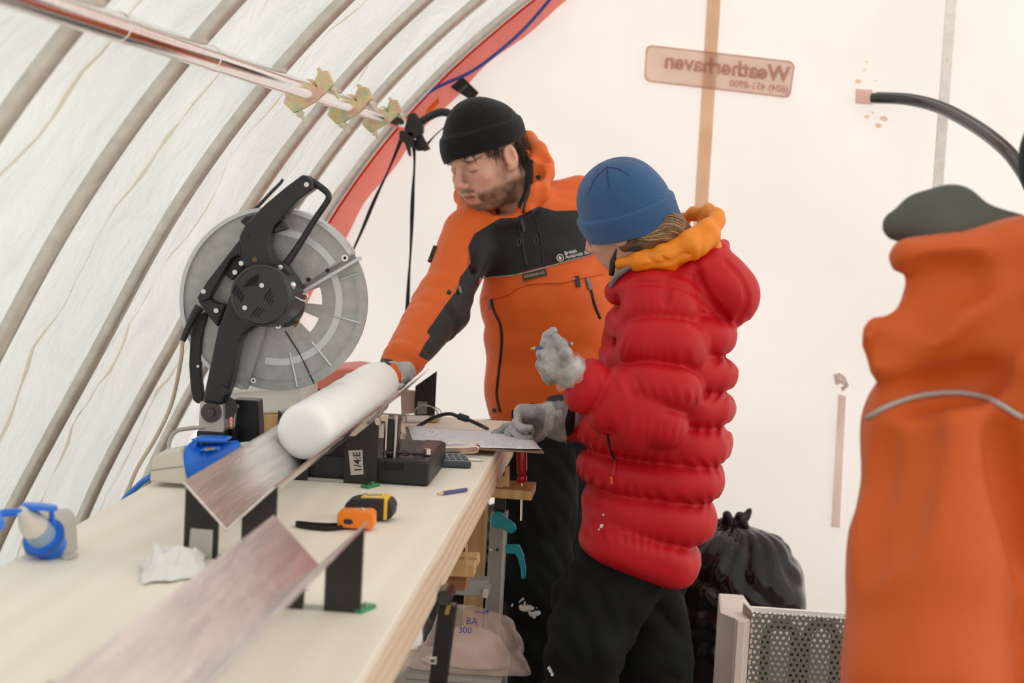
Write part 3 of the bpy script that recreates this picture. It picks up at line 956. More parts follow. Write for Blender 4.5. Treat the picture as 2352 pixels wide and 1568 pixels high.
# cords of the saw
M_CREAMCORD = mat('beige_cord', (.62, .53, .40), .5)
co = thing('saw_cord', 'beige cord hanging from a black sleeve behind the saw', 'cord', P(300, 1130, 3.42))
MB().tube(spline([P(458, 705, 3.44), P(440, 735, 3.44), P(420, 782, 3.44)], 4), [.010, .008, .006], 10).build('sleeve', M_SAWBLK, co, smooth=True)
MB().tube(spline([P(420, 780, 3.44), P(415, 830, 3.46), P(400, 905, 3.5), P(385, 950, 3.5), P(355, 1010, 3.47), P(318, 1070, 3.42), P(296, 1120, 3.4), P(270, 1180, 3.4)], 8), .0042, 8).build('cord', M_CREAMCORD, co, smooth=True)
tag(MB().tube(spline([P(470, 981, 3.38), P(430, 984, 3.36), P(402, 992, 3.34), P(389, 1015, 3.30), P(387, 1045, 3.27)], 6), .0042, 8).build('looped_cable', mat('grey_cord', (.45, .41, .37), .5), smooth=True), 'short grey cord looping above the blue connector', 'cord')

# ---------------------------------------------------------------- blue connectors
M_BLUE = mat('blue_connector_plastic', (.012, .17, .76), .35)
M_BLUEDK = mat('dark_blue_plastic', (.015, .10, .40), .4)
M_CREAM = mat('cream_plastic', (.68, .64, .56), .45)
cn = thing('blue_connector', 'blue industrial connector on a cream housing beside the saw', 'connector', PZ(385, 1115, ZB))
plate('housing', [(347, 1055), (362, 1042), (415, 1031), (428, 1113), (343, 1106)], 3.14, .07, M_CREAM, cn, bevel=.005, seg=3)
plate('housing_seam', [(346, 1079), (420, 1070), (420, 1072), (346, 1081)], 3.1385, .003, mat('seam_grey', (.3, .28, .25), .6), cn, bevel=0)  # thin grey strip along the housing joint
a, b_ = P(412, 1069, 3.175), P(552, 1046, 3.22)
MB().lathe(a, b_ - a, [(0, 0), (0, .031), (.008, .034), (.045, .035), (.048, .033), (.11, .030), (np.linalg.norm(b_ - a), .028), (np.linalg.norm(b_ - a), 0)], 36).build('socket_body', M_BLUE, cn, smooth=True)
d = nrm(b_ - a)
MB().torus(a + d * .046, d, .0345, .0016, 36, 6).build('socket_ring', M_BLUE, cn, smooth=True)
b2 = b_ + d * .032
MB().lathe(b_, d, [(0, .022), (.004, .025), (.03, .023), (.032, 0)], 28).build('plug_end', M_CREAM, cn, smooth=True)
plate('lid', [(436, 1010), (450, 1006), (517, 1008), (521, 1014), (505, 1017), (452, 1015)], 3.16, .05, M_BLUE, cn, bevel=.003)
plate('lid_hinge', [(432, 1020), (446, 1008), (456, 1014), (448, 1030), (452, 1042), (424, 1044)], 3.17, .02, M_BLUE, cn, bevel=.002)
plate('type_label', [(470, 1030), (493, 1027), (493, 1033), (470, 1036)], 3.150, .004, mat('grey_label', (.25, .27, .28), .5), cn, bevel=0)
plate('catch', [(456, 1036), (466, 1028), (498, 1026), (504, 1034)], 3.154, .02, M_BLUE, cn, bevel=.002)
tag(MB().tube(spline([P(350, 1092, 3.2), P(330, 1104, 3.22), P(308, 1124, 3.24), P(285, 1148, 3.26), P(262, 1190, 3.28), P(250, 1260, 3.3)], 6), .0058, 10).build('blue_lead', M_BLUE, smooth=True), 'blue lead dropping from the cream housing over the bench edge', 'cable')

so = thing('wall_socket', 'grey box with a blue socket and plug at the bench corner', 'connector', PZ(100, 1288, ZB))
plate('box', [(52, 1290), (58, 1215), (72, 1188), (128, 1184), (142, 1205), (147, 1290)], 2.50, .07, mat('grey_box_plastic', (.52, .50, .47), .5), so, bevel=.006, seg=3)
plate('mounting_ear', [(140, 1276), (162, 1277), (168, 1283), (145, 1290)], 2.49, .03, mat('grey_box_plastic'), so, bevel=.002)
a, b_ = P(112, 1248, 2.50), P(72, 1200, 2.455)
d = nrm(b_ - a)
MB().lathe(a - d * .01, d, [(0, .024), (.02, .028), (.034, .0295), (.034, .024)], 32).build('socket_body', M_BLUE, so, smooth=True)
MB().torus(a + d * .018, d, .029, .004, 32, 8).build('collar', M_BLUEDK, so, smooth=True)
MB().lathe(a + d * .02, d, [(0, .022), (.03, .021), (.034, .016), (.034, 0)], 28).build('plug_body', mat('pale_blue_plastic', (.30, .42, .55), .4), so, smooth=True)
MB().lathe(a + d * .05, d, [(0, .021), (.012, .020), (.03, .012), (.045, .0075), (.045, 0)], 28).build('plug_cap', mat('milky_plastic', (.72, .68, .62), .35), so, smooth=True)
q = P(90, 1164, 2.46)
MB().lathe(q - np.array([0, 0, .003]), (.05, .1, 1), [(0, 0), (0, .026), (.004, .027), (.007, .024), (.007, 0)], 32).build('lid', M_BLUE, so, smooth=True)
MB().tube([P(118, 1172, 2.47), P(120, 1195, 2.48), P(128, 1225, 2.49)], .004, 8).build('lid_hinge', M_BLUE, so, smooth=True)
c = a + d * .09
tag(MB().tube(spline([c, c + np.array([-.03, -.01, -.003]), P(0, 1207, 2.37), P(-40, 1240, 2.34), P(-100, 1330, 2.32)], 6), .0058, 10).build('blue_lead', M_BLUE, smooth=True), 'blue lead entering the plug at the left edge', 'cable')

# ---------------------------------------------------------------- boxes behind the saw
M_WHITEBOX = mat('white_plastic_box', (.80, .79, .76), .45)
wbx = thing('white_tub', 'white plastic tub on a timber block behind the saw', 'tub', P(620, 952, 3.9))
plate('body', [(522, 903), (690, 868), (695, 928), (648, 950), (594, 953), (528, 946)], 3.88, .2, M_WHITEBOX, wbx, bevel=.008, seg=3)
plate('rim', [(520, 892), (696, 872), (696, 890), (520, 906)], 3.87, .22, M_WHITEBOX, wbx, bevel=.004)
tag(plate('timber_block', [(592, 953), (700, 950), (706, 998), (592, 1007)], 3.87, .16, M_TIMBER, None, bevel=.003), 'pale timber block on the bench under the white tub', 'timber')
M_SALMON = mat('salmon_plastic', (.72, .27, .22), .5)
rb = thing('red_case', 'salmon red plastic case behind the saw blade guard', 'case', P(770, 930, 4.1))
plate('body', [(694, 885), (832, 893), (815, 950), (690, 952)], 4.22, .2, M_SALMON, rb, bevel=.006)
plate('lid', [(690, 880), (742, 850), (800, 845), (850, 853), (845, 893), (700, 905)], 4.22, .20, mat('salmon_plastic_lid', (.74, .22, .19), .45), rb, bevel=.006)
tag(plate('steel_strip', [(652, 943), (700, 928), (712, 934), (664, 948)], 3.84, .02, M_STEEL, None, bevel=.001), 'short bright steel strip lying against the white tub', 'strip')

# ---------------------------------------------------------------- small things on the bench
def pencil(name, a, b_, label, col, group=None):
    a, b_ = np.asarray(a, float), np.asarray(b_, float)
    t = thing(name, label, 'pencil', a, group)
    d = nrm(b_ - a)
    L = np.linalg.norm(b_ - a)
    MB().cyl(a + d * .016, b_, .0038, 6).build('barrel', col, t)
    MB().lathe(a + d * .016, -d, [(0, .0036), (.012, .0012)], 10).build('sharpened_wood', mat('pencil_wood', (.72, .50, .30), .7), t)
    MB().lathe(a + d * .004, -d, [(0, .0012), (.004, .0002)], 8).build('lead', M_INK, t)
    MB().cyl(b_, b_ + d * .003, .0037, 6).build('end', mat('pencil_wood'), t)
    return t
M_PENCIL = mat('purple_blue_paint', (.07, .06, .22), .4)
pencil('pencil', PZ(1003, 1134, ZB + .004), PZ(1071, 1124, ZB + .004), 'dark blue pencil lying near the front edge of the bench', M_PENCIL)

M_TBLK = mat('black_rubber', (.022, .022, .022), .55)
M_YEL = mat('yellow_plastic', (.86, .52, .03), .4)
tm = thing('tape_measure', 'black and yellow tape measure standing on the bench', 'tape measure', PZ(850, 1195, ZB))
YT = 2.945
plate('case', [(790, 1164), (796, 1152), (812, 1146), (840, 1143), (880, 1144), (898, 1152), (904, 1166), (902, 1186), (894, 1194), (800, 1194), (790, 1186)], YT, .05, M_TBLK, tm, bevel=.007, seg=3)
plate('top_panel', [(826, 1142), (884, 1143), (892, 1148), (860, 1149), (836, 1147)], YT + .002, .046, M_YEL, tm, bevel=.002)
plate('side_stripe', [(882, 1146), (890, 1149), (888, 1194), (880, 1194)], YT - .002, .054, M_YEL, tm, bevel=.001)
plate('clip', [(832, 1136), (840, 1135), (842, 1139), (872, 1138), (876, 1141), (835, 1142)], YT + .015, .016, M_STEEL, tm, bevel=.001)
M_ORPL = mat('orange_plastic', (.92, .24, .01), .4)
to = thing('small_tape_measure', 'small orange tape measure with a black wrist strap', 'tape measure', PZ(815, 1216, ZB))
YO = 2.855
plate('case', [(775, 1177), (784, 1173), (850, 1174), (858, 1181), (858, 1210), (852, 1216), (780, 1212), (773, 1205)], YO, .036, M_ORPL, to, bevel=.005, seg=3)
plate('slot', [(788, 1192), (806, 1192), (812, 1200), (804, 1205), (790, 1203)], YO - .001, .004, M_TBLK, to, bevel=.001)
MB().tube(spline([P(793, 1176, YO + .012), P(818, 1172, YO + .012), P(832, 1167, YO + .012), P(838, 1175, YO + .012)], 4), .0012, 6).build('wire_clip', M_STEEL, to, smooth=True)
sp = spline([PZ(805, 1208, ZB + .004), PZ(760, 1214, ZB + .004), PZ(720, 1212, ZB + .004), PZ(684, 1206, ZB + .004), PZ(683, 1201, ZB + .004), PZ(715, 1204, ZB + .004), PZ(760, 1206, ZB + .004), PZ(800, 1203, ZB + .004)], 5)
G = np.stack([sp - np.array([0, 0, .004]), sp + np.array([0, 0, .004])], 1)
MB().grid(G).build('wrist_strap', M_BLACKMATT, to, solid=.0012, smooth='all')

M_PCB = mat('green_board', (.02, .30, .10), .4, noise=.4, nscale=150)
def pcb(px, py, rot, label):
    c = PZ(px, py, ZB + .003)
    t = thing('circuit_board', label, 'circuit board', c, 'green circuit boards on the bench')
    u = np.array([math.cos(rot), math.sin(rot), 0])
    v = np.array([-math.sin(rot), math.cos(rot), 0])
    MB().obox(c, u * .022, v * .009, np.array([0, 0, .0025])).build('board', M_PCB, t)
    for a_, b2_ in ((-.012, .002), (.002, -.003), (.013, .003)):
        MB().obox(c + u * a_ + v * b2_ + np.array([0, 0, .004]), u * .003, v * .002, np.array([0, 0, .0015])).build('component', M_STEEL if a_ > 0 else M_TBLK, t)
pcb(851, 1114, 1.2, 'small green circuit board in front of the saw base')
pcb(834, 1396, 1.25, 'small green circuit board beside the empty trough support')

# crumpled paper
rg = np.random.RandomState(4)
w4, w5 = Waves(31, 8, 15, 40), Waves(33, 8, 50, 110)
u_, v_ = np.meshgrid(np.linspace(0, 1, 30), np.linspace(0, 1, 22), indexing='ij')
pa, pb, pc = PZ(322, 1345, ZB), PZ(470, 1330, ZB), PZ(330, 1290, ZB)
Gx = pa[None, None] + (pb - pa) * u_[..., None] + (pc - pa) * v_[..., None]
hgt = .004 + .040 * np.exp(-((v_ - .55) / .22) ** 2) * (1 - .5 * u_) + .012 * np.abs(w4(Gx[..., 0] * 1.6, Gx[..., 1], 0)) + .003 * np.abs(w5(Gx[..., 0], Gx[..., 1], 1))
Gx = Gx.copy()
def ridge(a, b):
    t_ = 0
    for k_, (q1, q2, ph) in enumerate(((9, 4, .3), (-5, 11, 1.2), (14, -9, 2.2), (3, 19, .7))):
        w_r = np.abs(((a * q1 + b * q2 + ph) / 2) % 2 - 1)
        t_ = t_ + w_r / (1 + .5 * k_)
    return t_
env = np.clip(np.minimum(u_, 1 - u_) * 6, .25, 1) * np.clip(np.minimum(v_, 1 - v_) * 7, .15, 1)
Gx[..., 2] = ZB + .002 + env * (.010 * ridge(u_, v_) + .022 * np.exp(-((v_ - .6) / .25) ** 2) * (1 - .7 * u_))
Gx[..., 1] += .010 * ridge(v_, u_) - .01
M_PAPER = mat('white_paper', (.80, .79, .78), .7)
tag(MB().grid(Gx).build('crumpled_paper', M_PAPER, solid=.001), 'crumpled white paper towel on the bench beside the empty trough', 'paper')
tag(plate('white_eraser', [(682, 1345), (708, 1346), (708, 1356), (682, 1355)], 2.40, .02, M_PAPER, None, bevel=.001), 'small white block lying behind the empty trough', 'block')

# calculator
cc = PZ(1040, 1066, ZB)
ca = thing('calculator', 'dark blue calculator on the bench beside the clipboard', 'calculator', cc)
A_, B_, C_, D_ = PZ(1002, 1073, ZB), PZ(1083, 1076, ZB), PZ(1066, 1057, ZB), PZ(990, 1054, ZB)
ctr = (A_ + B_ + C_ + D_) / 4
u, v = (B_ - A_) / 2, (D_ - A_) / 2
MB().obox(ctr + np.array([0, 0, .007]), u, v, np.array([0, 0, .007])).build('case', mat('navy_plastic', (.04, .05, .075), .4), ca, bevel=.004, seg=3)
MB().obox(ctr + np.array([0, 0, .0145]), u * .93, v * .9, np.array([0, 0, .0008])).build('face', mat('pale_grey_face', (.30, .34, .36), .5), ca)
for i in range(5):
    for j in range(4):
        MB().obox(ctr + u * (-.72 + .36 * i) + v * (-.68 + .36 * j) + np.array([0, 0, .0165]), u * .12, v * .11, np.array([0, 0, .0016])).build('key', mat('blue_grey_key', (.07, .09, .13), .4), ca, bevel=.001)
pn = thing('steel_pen', 'slim steel pen lying beside the calculator', 'pen', PZ(1050, 1056, ZB))
a, b_ = PZ(1010, 1052, ZB + .004), PZ(1104, 1056, ZB + .004)
MB().cyl(a, b_, .0035, 12).build('barrel', M_STEEL, pn, smooth=True)
MB().lathe(b_, b_ - a, [(0, .0035), (.008, .001)], 10).build('tip', M_STEEL, pn, smooth=True)

# clipboard
ZC = ZB + .018
A_, D_, C_ = PZ(915, 977, ZC), PZ(943, 1020, ZC), PZ(1250, 1037, ZC - .002)
cl = thing('clipboard', 'clipboard with a handwritten sheet held over the bench edge', 'clipboard', D_)
u, v = C_ - D_, A_ - D_
v = v - u * (np.dot(u, v) / np.dot(u, u)) * .4
MB().obox(D_ + u / 2 + v / 2 - np.array([0, 0, .003]), u * .5, v * .5, np.array([0, 0, .0018])).build('board', mat('brown_hardboard', (.22, .14, .09), .5), cl, bevel=.001)
n_ = np.array([0, 0, 1.0])
Gp = np.array([[D_ + u * (.02 + .965 * i / 12) + v * (.03 + .95 * j / 8) + n_ * (.0012 + .004 * (max(0, i / 12 - .85) / .15) * (j < 1) + .001 * math.sin(i * .8)) for j in range(9)] for i in range(13)])
MB().grid(Gp).build('sheet', mat('ruled_paper', (.88, .87, .90), .7), cl, solid=.0006, smooth='all')
rg = random.Random(2)
b = MB()
for row in range(15):
    x = .05
    while x < .93:
        L = rg.uniform(.008, .03)
        if rg.random() < .8:
            o_ = D_ + u * x + v * (.09 + row * .056) + n_ * .0030
            b.add([o_, o_ + u * L, o_ + u * L + v * .012, o_ + v * .012], [(0, 1, 2, 3)])
        x += L + rg.uniform(.006, .02)
b.build('handwriting', mat('grey_pencil_marks', (.62, .61, .66), .7), cl)
b = MB()
for row in range(16):
    o_ = D_ + u * .03 + v * (.075 + row * .056) + n_ * .0027
    b.add([o_, o_ + u * .94, o_ + u * .94 + v * .005, o_ + v * .005], [(0, 1, 2, 3)])
b.build('ruled_lines', mat('pale_rule', (.76, .76, .83), .7), cl)
M_NICKEL = mat('nickel_clip', (.74, .68, .58), .22, 1.0)
q0, q1 = PZ(930, 1034, ZC), PZ(1102, 1036, ZC)
w_ = q1 - q0
cm = MB()
pr = [(0, -.004), (0, .012), (.02, .014), (.30, .014), (.55, .009), (.80, .010), (.95, .013), (1.0, .008), (.98, -.003), (.9, -.006), (.5, -.007), (.1, -.008)]
cm.prism([q0 + w_ * a_ + np.array([0, 0, b2_]) for a_, b2_ in pr], (0, .022, 0))
cm.build('clip', M_NICKEL, cl, bevel=.003, seg=3)
MB().obox(q0 + w_ * .5 + np.array([0, .03, .004]), w_ * .47, np.array([0, .012, .003]), np.array([0, 0, .0012])).build('clip_jaw', M_NICKEL, cl, bevel=.001)

# things at the far end of the bench
M_GLASS = mat('vial_glass', (.75, .78, .78), .08, trans=.7, alpha=.75)
vi = thing('glass_tube', 'glass tube with a white label at the far end of the bench', 'tube', PZ(960, 962, ZB))
a, b_ = PZ(922, 962, ZB + .009), PZ(1008, 962, ZB + .009)
MB().cyl(a, b_, .0085, 20).build('tube', M_GLASS, vi, smooth=True)
MB().cyl(a + (b_ - a) * .12, a + (b_ - a) * .72, .0089, 20).build('label', M_PAPER, vi, smooth=True)
MB().cyl(a + (b_ - a) * .75, a + (b_ - a) * .95, .0088, 20).build('band', mat('ochre_band', (.55, .36, .14), .5), vi, smooth=True)
co = thing('tubing_coil', 'coil of thin clear tubing behind the glass tube', 'tubing', PZ(985, 960, ZB))
for k, (px, R_) in enumerate(((978, .030), (985, .026), (994, .024))):
    q = P(px, 950, 4.34 + k * .01)
    MB().torus(q, (.2, 1, .1), R_, .0016, 28, 6, .75).build('loop', mat('clear_tubing', (.62, .70, .66), .2, alpha=.8), co, smooth=True)
bc = thing('ferrite_cable', 'black cable with a ferrite bead behind the clipboard', 'cable', PZ(1060, 966, ZB))
kp = spline([PZ(950, 985, ZB + .004), P(972, 972, 4.15), P(1000, 957, 4.15), P(1030, 950, 4.15), P(1050, 955, 4.15), P(1076, 964, 4.15), P(1098, 974, 4.15), PZ(1120, 985, ZB + .004)], 6)
MB().tube(kp, .0045, 8).build('cable', M_BLACK, bc, smooth=True)
a, b_ = P(1052, 955, 4.145), P(1076, 963, 4.145)
MB().cyl(a, b_, .0085, 14).build('ferrite_bead', M_BLACK, bc, smooth=True, bevel=.002)
tag(MB().tube(spline([PZ(920, 993, ZB + .003), PZ(905, 978, ZB + .003), PZ(885, 968, ZB + .003), PZ(868, 972, ZB + .003)], 5), .0024, 6).build('thin_cable', M_BLACK, smooth=True), 'thin black cable lying left of the clipboard', 'cable')
ra = thing('aluminium_rail', 'narrow aluminium rail along the far end of the bench', 'rail', PZ(1060, 968, ZB))
a, b_ = P(1000, 962, 4.405), P(1200, 970, 4.405)
MB().obox((a + b_) / 2, (b_ - a) / 2, np.array([0, .012, 0]), np.array([0, 0, .004])).build('rail', M_ALU, ra, bevel=.001)
MB().obox((a + b_) / 2 + np.array([0, -.004, -.008]), (b_ - a) / 2, np.array([0, .014, 0]), np.array([0, 0, .003])).build('rail_foot', M_ALU, ra, bevel=.001)
tag(plate('dark_bar', [(895, 935), (1000, 935), (1000, 962), (895, 962)], 4.46 - .05, .02, M_SUPP, None) if False else plate('pink_card', [(920, 895), (958, 898), (957, 948), (922, 952)], 4.385, .012, mat('pale_card', (.80, .66, .58), .6), None, bevel=0), 'pale card standing between the far trough support uprights', 'card')

# ---------------------------------------------------------------- under the bench
M_BLKSTEEL = mat('black_gloss_steel', (.010, .010, .010), .25)
tr = thing('black_trestle', 'black steel trestle with a small R sticker under the bench', 'trestle', (-.28, 2.78, 0))
YL = 2.80
MB().prism([P(1007, 1390, YL), P(1047, 1393, YL), (P(1025, 1568, YL)), P(984, 1568, YL)], (0, .03, 0)).build('leg', M_BLKSTEEL, tr, bevel=.002)
lo = [P(984, 1568, YL), P(1025, 1568, YL)]
dv = nrm(P(984, 1568, YL) - P(1007, 1390, YL)) * .62
MB().prism([lo[0], lo[1], lo[1] + dv, lo[0] + dv], (0, .03, 0)).build('leg', M_BLKSTEEL, tr, bevel=.002)
MB().cyl(P(1040, 1400, YL + .05), P(1016, 1568, YL + .05) + dv, .006, 8).build('brace', M_BLKSTEEL, tr, smooth=True)
MB().cyl(P(1020, 1374, YL - .02), P(1020, 1374, YL - .02) + np.array([0, .06, 0]), .013, 20).build('top_tube', M_BLKSTEEL, tr, smooth=True)
MB().cyl(P(1020, 1374, YL - .03), P(1020, 1374, YL - .018), .0115, 20).build('tube_cap', M_BLACK, tr, smooth=True)
MB().cyl(P(1032, 1388, YL - .01), P(1026, 1410, YL - .01), .004, 6).build('pin', mat('brass_pin', (.45, .33, .12), .35, 1.0), tr)
stq = [P(986, 1508, YL - .001), P(1003, 1508, YL - .001), P(1002, 1525, YL - .001), P(985, 1524, YL - .001)]
MB().prism(stq, (0, .001, 0)).build('sticker', M_PAPER, tr)
ex_, ez_ = nrm(stq[0] - stq[3]), nrm(stq[1] - stq[0])
text('lettering', 'R', M_INK, stq[3] + ez_ * .0105 + ex_ * .002 + np.array([0, -.0012, 0]), ex_, -ez_, .012, tr, ext=.0003, bold=.0003)

M_TEAL = mat('teal_plastic', (.0, .30, .36), .45)
gt = thing('grey_trestle', 'grey steel trestle with teal clamp levers under the bench', 'trestle', (-.29, 4.11, 0))
YP = 4.11
pl = [P(1127, 1178, YP), P(1163, 1178, YP), P(1148, 1420, YP), P(1113, 1420, YP)]
dd = nrm(pl[3] - pl[0]) * .62
M_GREYSTEEL = mat('grey_trestle_paint', (.30, .29, .28), .45, .2)
MB().prism([pl[0], pl[1], pl[2] + dd, pl[3] + dd], (0, .035, 0)).build('post', M_GREYSTEEL, gt, bevel=.002)
plate('post_edge', [(1158, 1176), (1166, 1176), (1152, 1420), (1146, 1420)], YP - .004, .03, mat('pale_steel_edge', (.52, .50, .46), .4, .5), gt, bevel=.001)
plate('inner_post', [(1137, 1110), (1160, 1110), (1160, 1184), (1135, 1184)], YP + .004, .025, M_BLACK, gt, bevel=.001)
plate('teal_lever', [(1126, 1190), (1134, 1178), (1150, 1177), (1164, 1192), (1182, 1205), (1186, 1218), (1178, 1227), (1166, 1224), (1150, 1211), (1134, 1213), (1127, 1205)], YP - .03, .025, M_TEAL, gt, bevel=.006, seg=3)
plate('teal_lever', [(1160, 1252), (1192, 1252), (1202, 1275), (1208, 1310), (1206, 1330), (1198, 1331), (1196, 1310), (1190, 1285), (1184, 1273), (1160, 1272)], YP - .01, .02, M_TEAL, gt, bevel=.004, seg=3)
for px, py in ((1142, 1262), (1128, 1262)):
    q = P(px, py, YP - .001)
    MB().cyl(q, q - np.array([0, .003, 0]), .0035, 10).build('hole_plug', M_BLACK if px > 1130 else M_STEEL, gt)
plate('cross_beam', [(1044, 1330), (1120, 1333), (1116, 1372), (1042, 1366)], 3.75, .05, M_GREYSTEEL, gt, bevel=.003)
plate('beam_end', [(1110, 1352), (1122, 1352), (1120, 1374), (1108, 1372)], 3.74, .06, mat('pale_steel_edge'), gt, bevel=.001)

M_OFF = M_TIMBER
sh = thing('tool_ledge', 'pale timber ledge on the bench end with a screwdriver through it', 'timber ledge', P(1180, 1130, 3.95))
YS = 3.95
a, b_, c, d = P(1128, 1121, YS), P(1222, 1128, YS), P(1232, 1106, YS + .07), P(1160, 1102, YS + .07)
dz = np.array([0, 0, -.022])
MB().prism([a, b_, c, d], dz).build('ledge', M_OFF, sh, bevel=.002)
plate('wood_wedge', [(1160, 1072), (1170, 1070), (1170, 1118), (1156, 1116)], YS - .005, .012, M_OFF, sh, bevel=.001)
plate('wood_wedge', [(1152, 1090), (1162, 1098), (1154, 1120), (1140, 1118)], YS - .008, .01, M_OFF, sh, bevel=.001)
sd = thing('screwdriver', 'screwdriver with a red handle standing in the timber ledge', 'screwdriver', P(1198, 1110, YS + .03))
q0, q1 = P(1198, 1036, YS + .035), P(1199, 1108, YS + .035)
MB().lathe(q1, q0 - q1, [(0, .008), (.006, .0125), (.014, .012), (.02, .0085), (.028, .0125), (.06, .013), (.085, .012), (.09, 0)], 10).build('handle', mat('clear_red_plastic', (.42, .005, .02), .18, coat=.5), sd, smooth=True)
MB().cyl(q1, P(1197, 1195, YS + .03), .0028, 10).build('shaft', M_STEEL, sd, smooth=True)

for i, (pts, Y, lab, th) in enumerate((
    ([(760, 1266), (1097, 1279), (1098, 1300), (1085, 1312), (760, 1296)], 3.42, 'upper pale timber offcut poking out from under the bench', .05),
    ([(760, 1283), (1090, 1297), (1088, 1326), (760, 1311)], 3.34, 'middle pale timber offcut poking out from under the bench', .05),
    ([(760, 1316), (1072, 1331), (1068, 1357), (760, 1340)], 3.38, 'lowest and darkest timber offcut under the bench', .05))):
    tag(plate('timber_offcut', pts, Y, th, M_OFF if i < 2 else mat('dark_timber', (.30, .13, .05), .6), None, bevel=.002), lab, 'timber', 'timber offcuts under the bench')
tag(plate('wood_sliver', [(1068, 1250), (1074, 1249), (1073, 1312), (1068, 1312)], 3.33, .006, M_OFF, None, bevel=0), 'thin upright wood sliver beside the timber offcuts', 'timber')

q = P(800, 1341, 3.37)
MB().box((q[0] - .05, 3.33, q[2] - .022), (q[0] + .17, 3.51, q[2] - .002)).build('hanging_shelf', M_PINE, wb, bevel=.002)
for x_ in (q[0] - .07, q[0] + .17):
    MB().box((x_, 3.485, q[2] - .022), (x_ + .02, 3.51, .9115)).build('hanger', M_PINE, wb, bevel=.002)

# heater
hx = thing('heater', 'white floor heater with a perforated steel front', 'heater', (.66, 4.3, 0))
M_HWHITE = mat('white_heater_panel', (.76, .68, .63), .5)
YH = 4.22
z0 = 0.0
tl, tr_ = P(1664, 1377, YH + .25), P(1672, 1377, YH)
fx0, fx1 = P(1690, 1420, YH)[0], .98
ztop = P(1690, 1420, YH)[2]
ztb = P(1662, 1378, YH + .20)[2]
gx0 = P(1725, 1400, YH)[0]
b = MB()
b.prism([(fx0, YH, 0), (fx0, YH, ztop), (fx0 - .03, YH + .06, ztb), (fx0 - .03, YH + .28, ztb), (fx0 - .03, YH + .28, 0)], (gx0 - fx0 + .03, 0, 0))
b.build('side_housing', M_HWHITE, hx, bevel=.004)
MB().box((fx0 + .004, YH - .006, 0), (gx0 - .012, YH, .255)).build('lower_panel', M_HWHITE, hx, bevel=.002)
MB().box((fx0 + .004, YH - .006, .265), (gx0 - .012, YH, ztop - .004)).build('upper_panel', M_HWHITE, hx, bevel=.002)
MB().prism([(gx0, YH + .11, 0), (gx0, YH + .13, 0), (gx0, YH + .20, ztb - .01), (gx0, YH + .185, ztb - .01)], (fx1 - gx0, 0, 0)).build('reflector', mat('white_reflector', (.93, .91, .89), .4), hx)
zt2 = P(1735, 1405, YH)[2]
for i in range(34):
    x = gx0 + .004 + i * .0107
    if x < fx1:
        MB().tube([(x, YH, zt2), (x, YH + .045, ztb + .002)], .0034, 6).build('top_slat', M_STEEL, hx)
# perforated sheet: hexagonal cells each with a round opening
b = MB()
cell, hole = .0150, .0043
M_PERF = mat('perforated_steel', (.26, .25, .24), .35, .8)
row = 0
z = zt2 - .008
while z > .10:
    x = gx0 + .008 + (cell / 2 if row % 2 else 0)
    while x < fx1:
        R_ = cell / math.sqrt(3)
        o = [(x + R_ * math.cos(math.radians(a_)), YH, z + R_ * math.sin(math.radians(a_))) for a_ in range(30, 390, 60)]
        i_ = [(x + hole * math.cos(math.radians(a_)), YH, z + hole * math.sin(math.radians(a_))) for a_ in range(30, 390, 60)]
        b.add(o + i_, [(k, (k + 1) % 6, 6 + (k + 1) % 6, 6 + k) for k in range(6)])
        x += cell
    z -= cell * math.sqrt(3) / 2
    row += 1
tag(b.build('perforated_front', M_PERF, hx, solid=.0012), 'perforated steel sheet', kind='stuff')
b = MB()
cxn, row = 0, 0
z = zt2 - .008
MB().prism([(gx0 - .014, YH + .08, zt2 + .002), (gx0, YH, zt2 + .002), (gx0, YH, 0), (gx0 - .03, YH + .08, 0)], (.002, 0.0, 0)).build('grille_side', mat('brown_steel', (.25, .20, .14), .4, .6), hx)
M_ELEM = mat('heating_element', (.10, .10, .07), .5)
for px in (1795, 1888, 1980):
    q = P(px, 1432, YH + .055)
    R_ = .036
    pts = [q + np.array([-R_, 0, -.5])]
    for a_ in range(180, -1, -20):
        pts.append(q + np.array([R_ * math.cos(math.radians(a_)), 0, R_ * math.sin(math.radians(a_)) - R_]))
    pts.append(q + np.array([R_, 0, -.5]))
    MB().tube(pts, .0125, 12).build('heating_tube', M_ELEM, hx, smooth=True)

# box under the plastic bag
cbx = thing('cardboard_box', 'low grey box under the clear plastic bag', 'box', (-.42, 3.96, 0))
ztx = P(1050, 1563, 3.85)[2]
MB().box((P(930, 1568, 3.85)[0], 3.84, 0), (P(1150, 1568, 3.85)[0], 4.085, ztx)).build('body', mat('grey_card', (.36, .35, .33), .7), cbx, bevel=.004)
MB().box((P(928, 1568, 3.85)[0], 3.835, ztx), (P(1152, 1568, 3.85)[0], 4.09, ztx + .012)).build('lid', mat('grey_card'), cbx, bevel=.003)
BAG_Z = ztx + .012

# ================================================================ SOFT SHAPES (people, bags): blended volumes turned into one skin
def smin(a, b, k):
    h = np.clip(k - np.abs(a - b), 0, None) / k
    return np.minimum(a, b) - h * h * k * .25

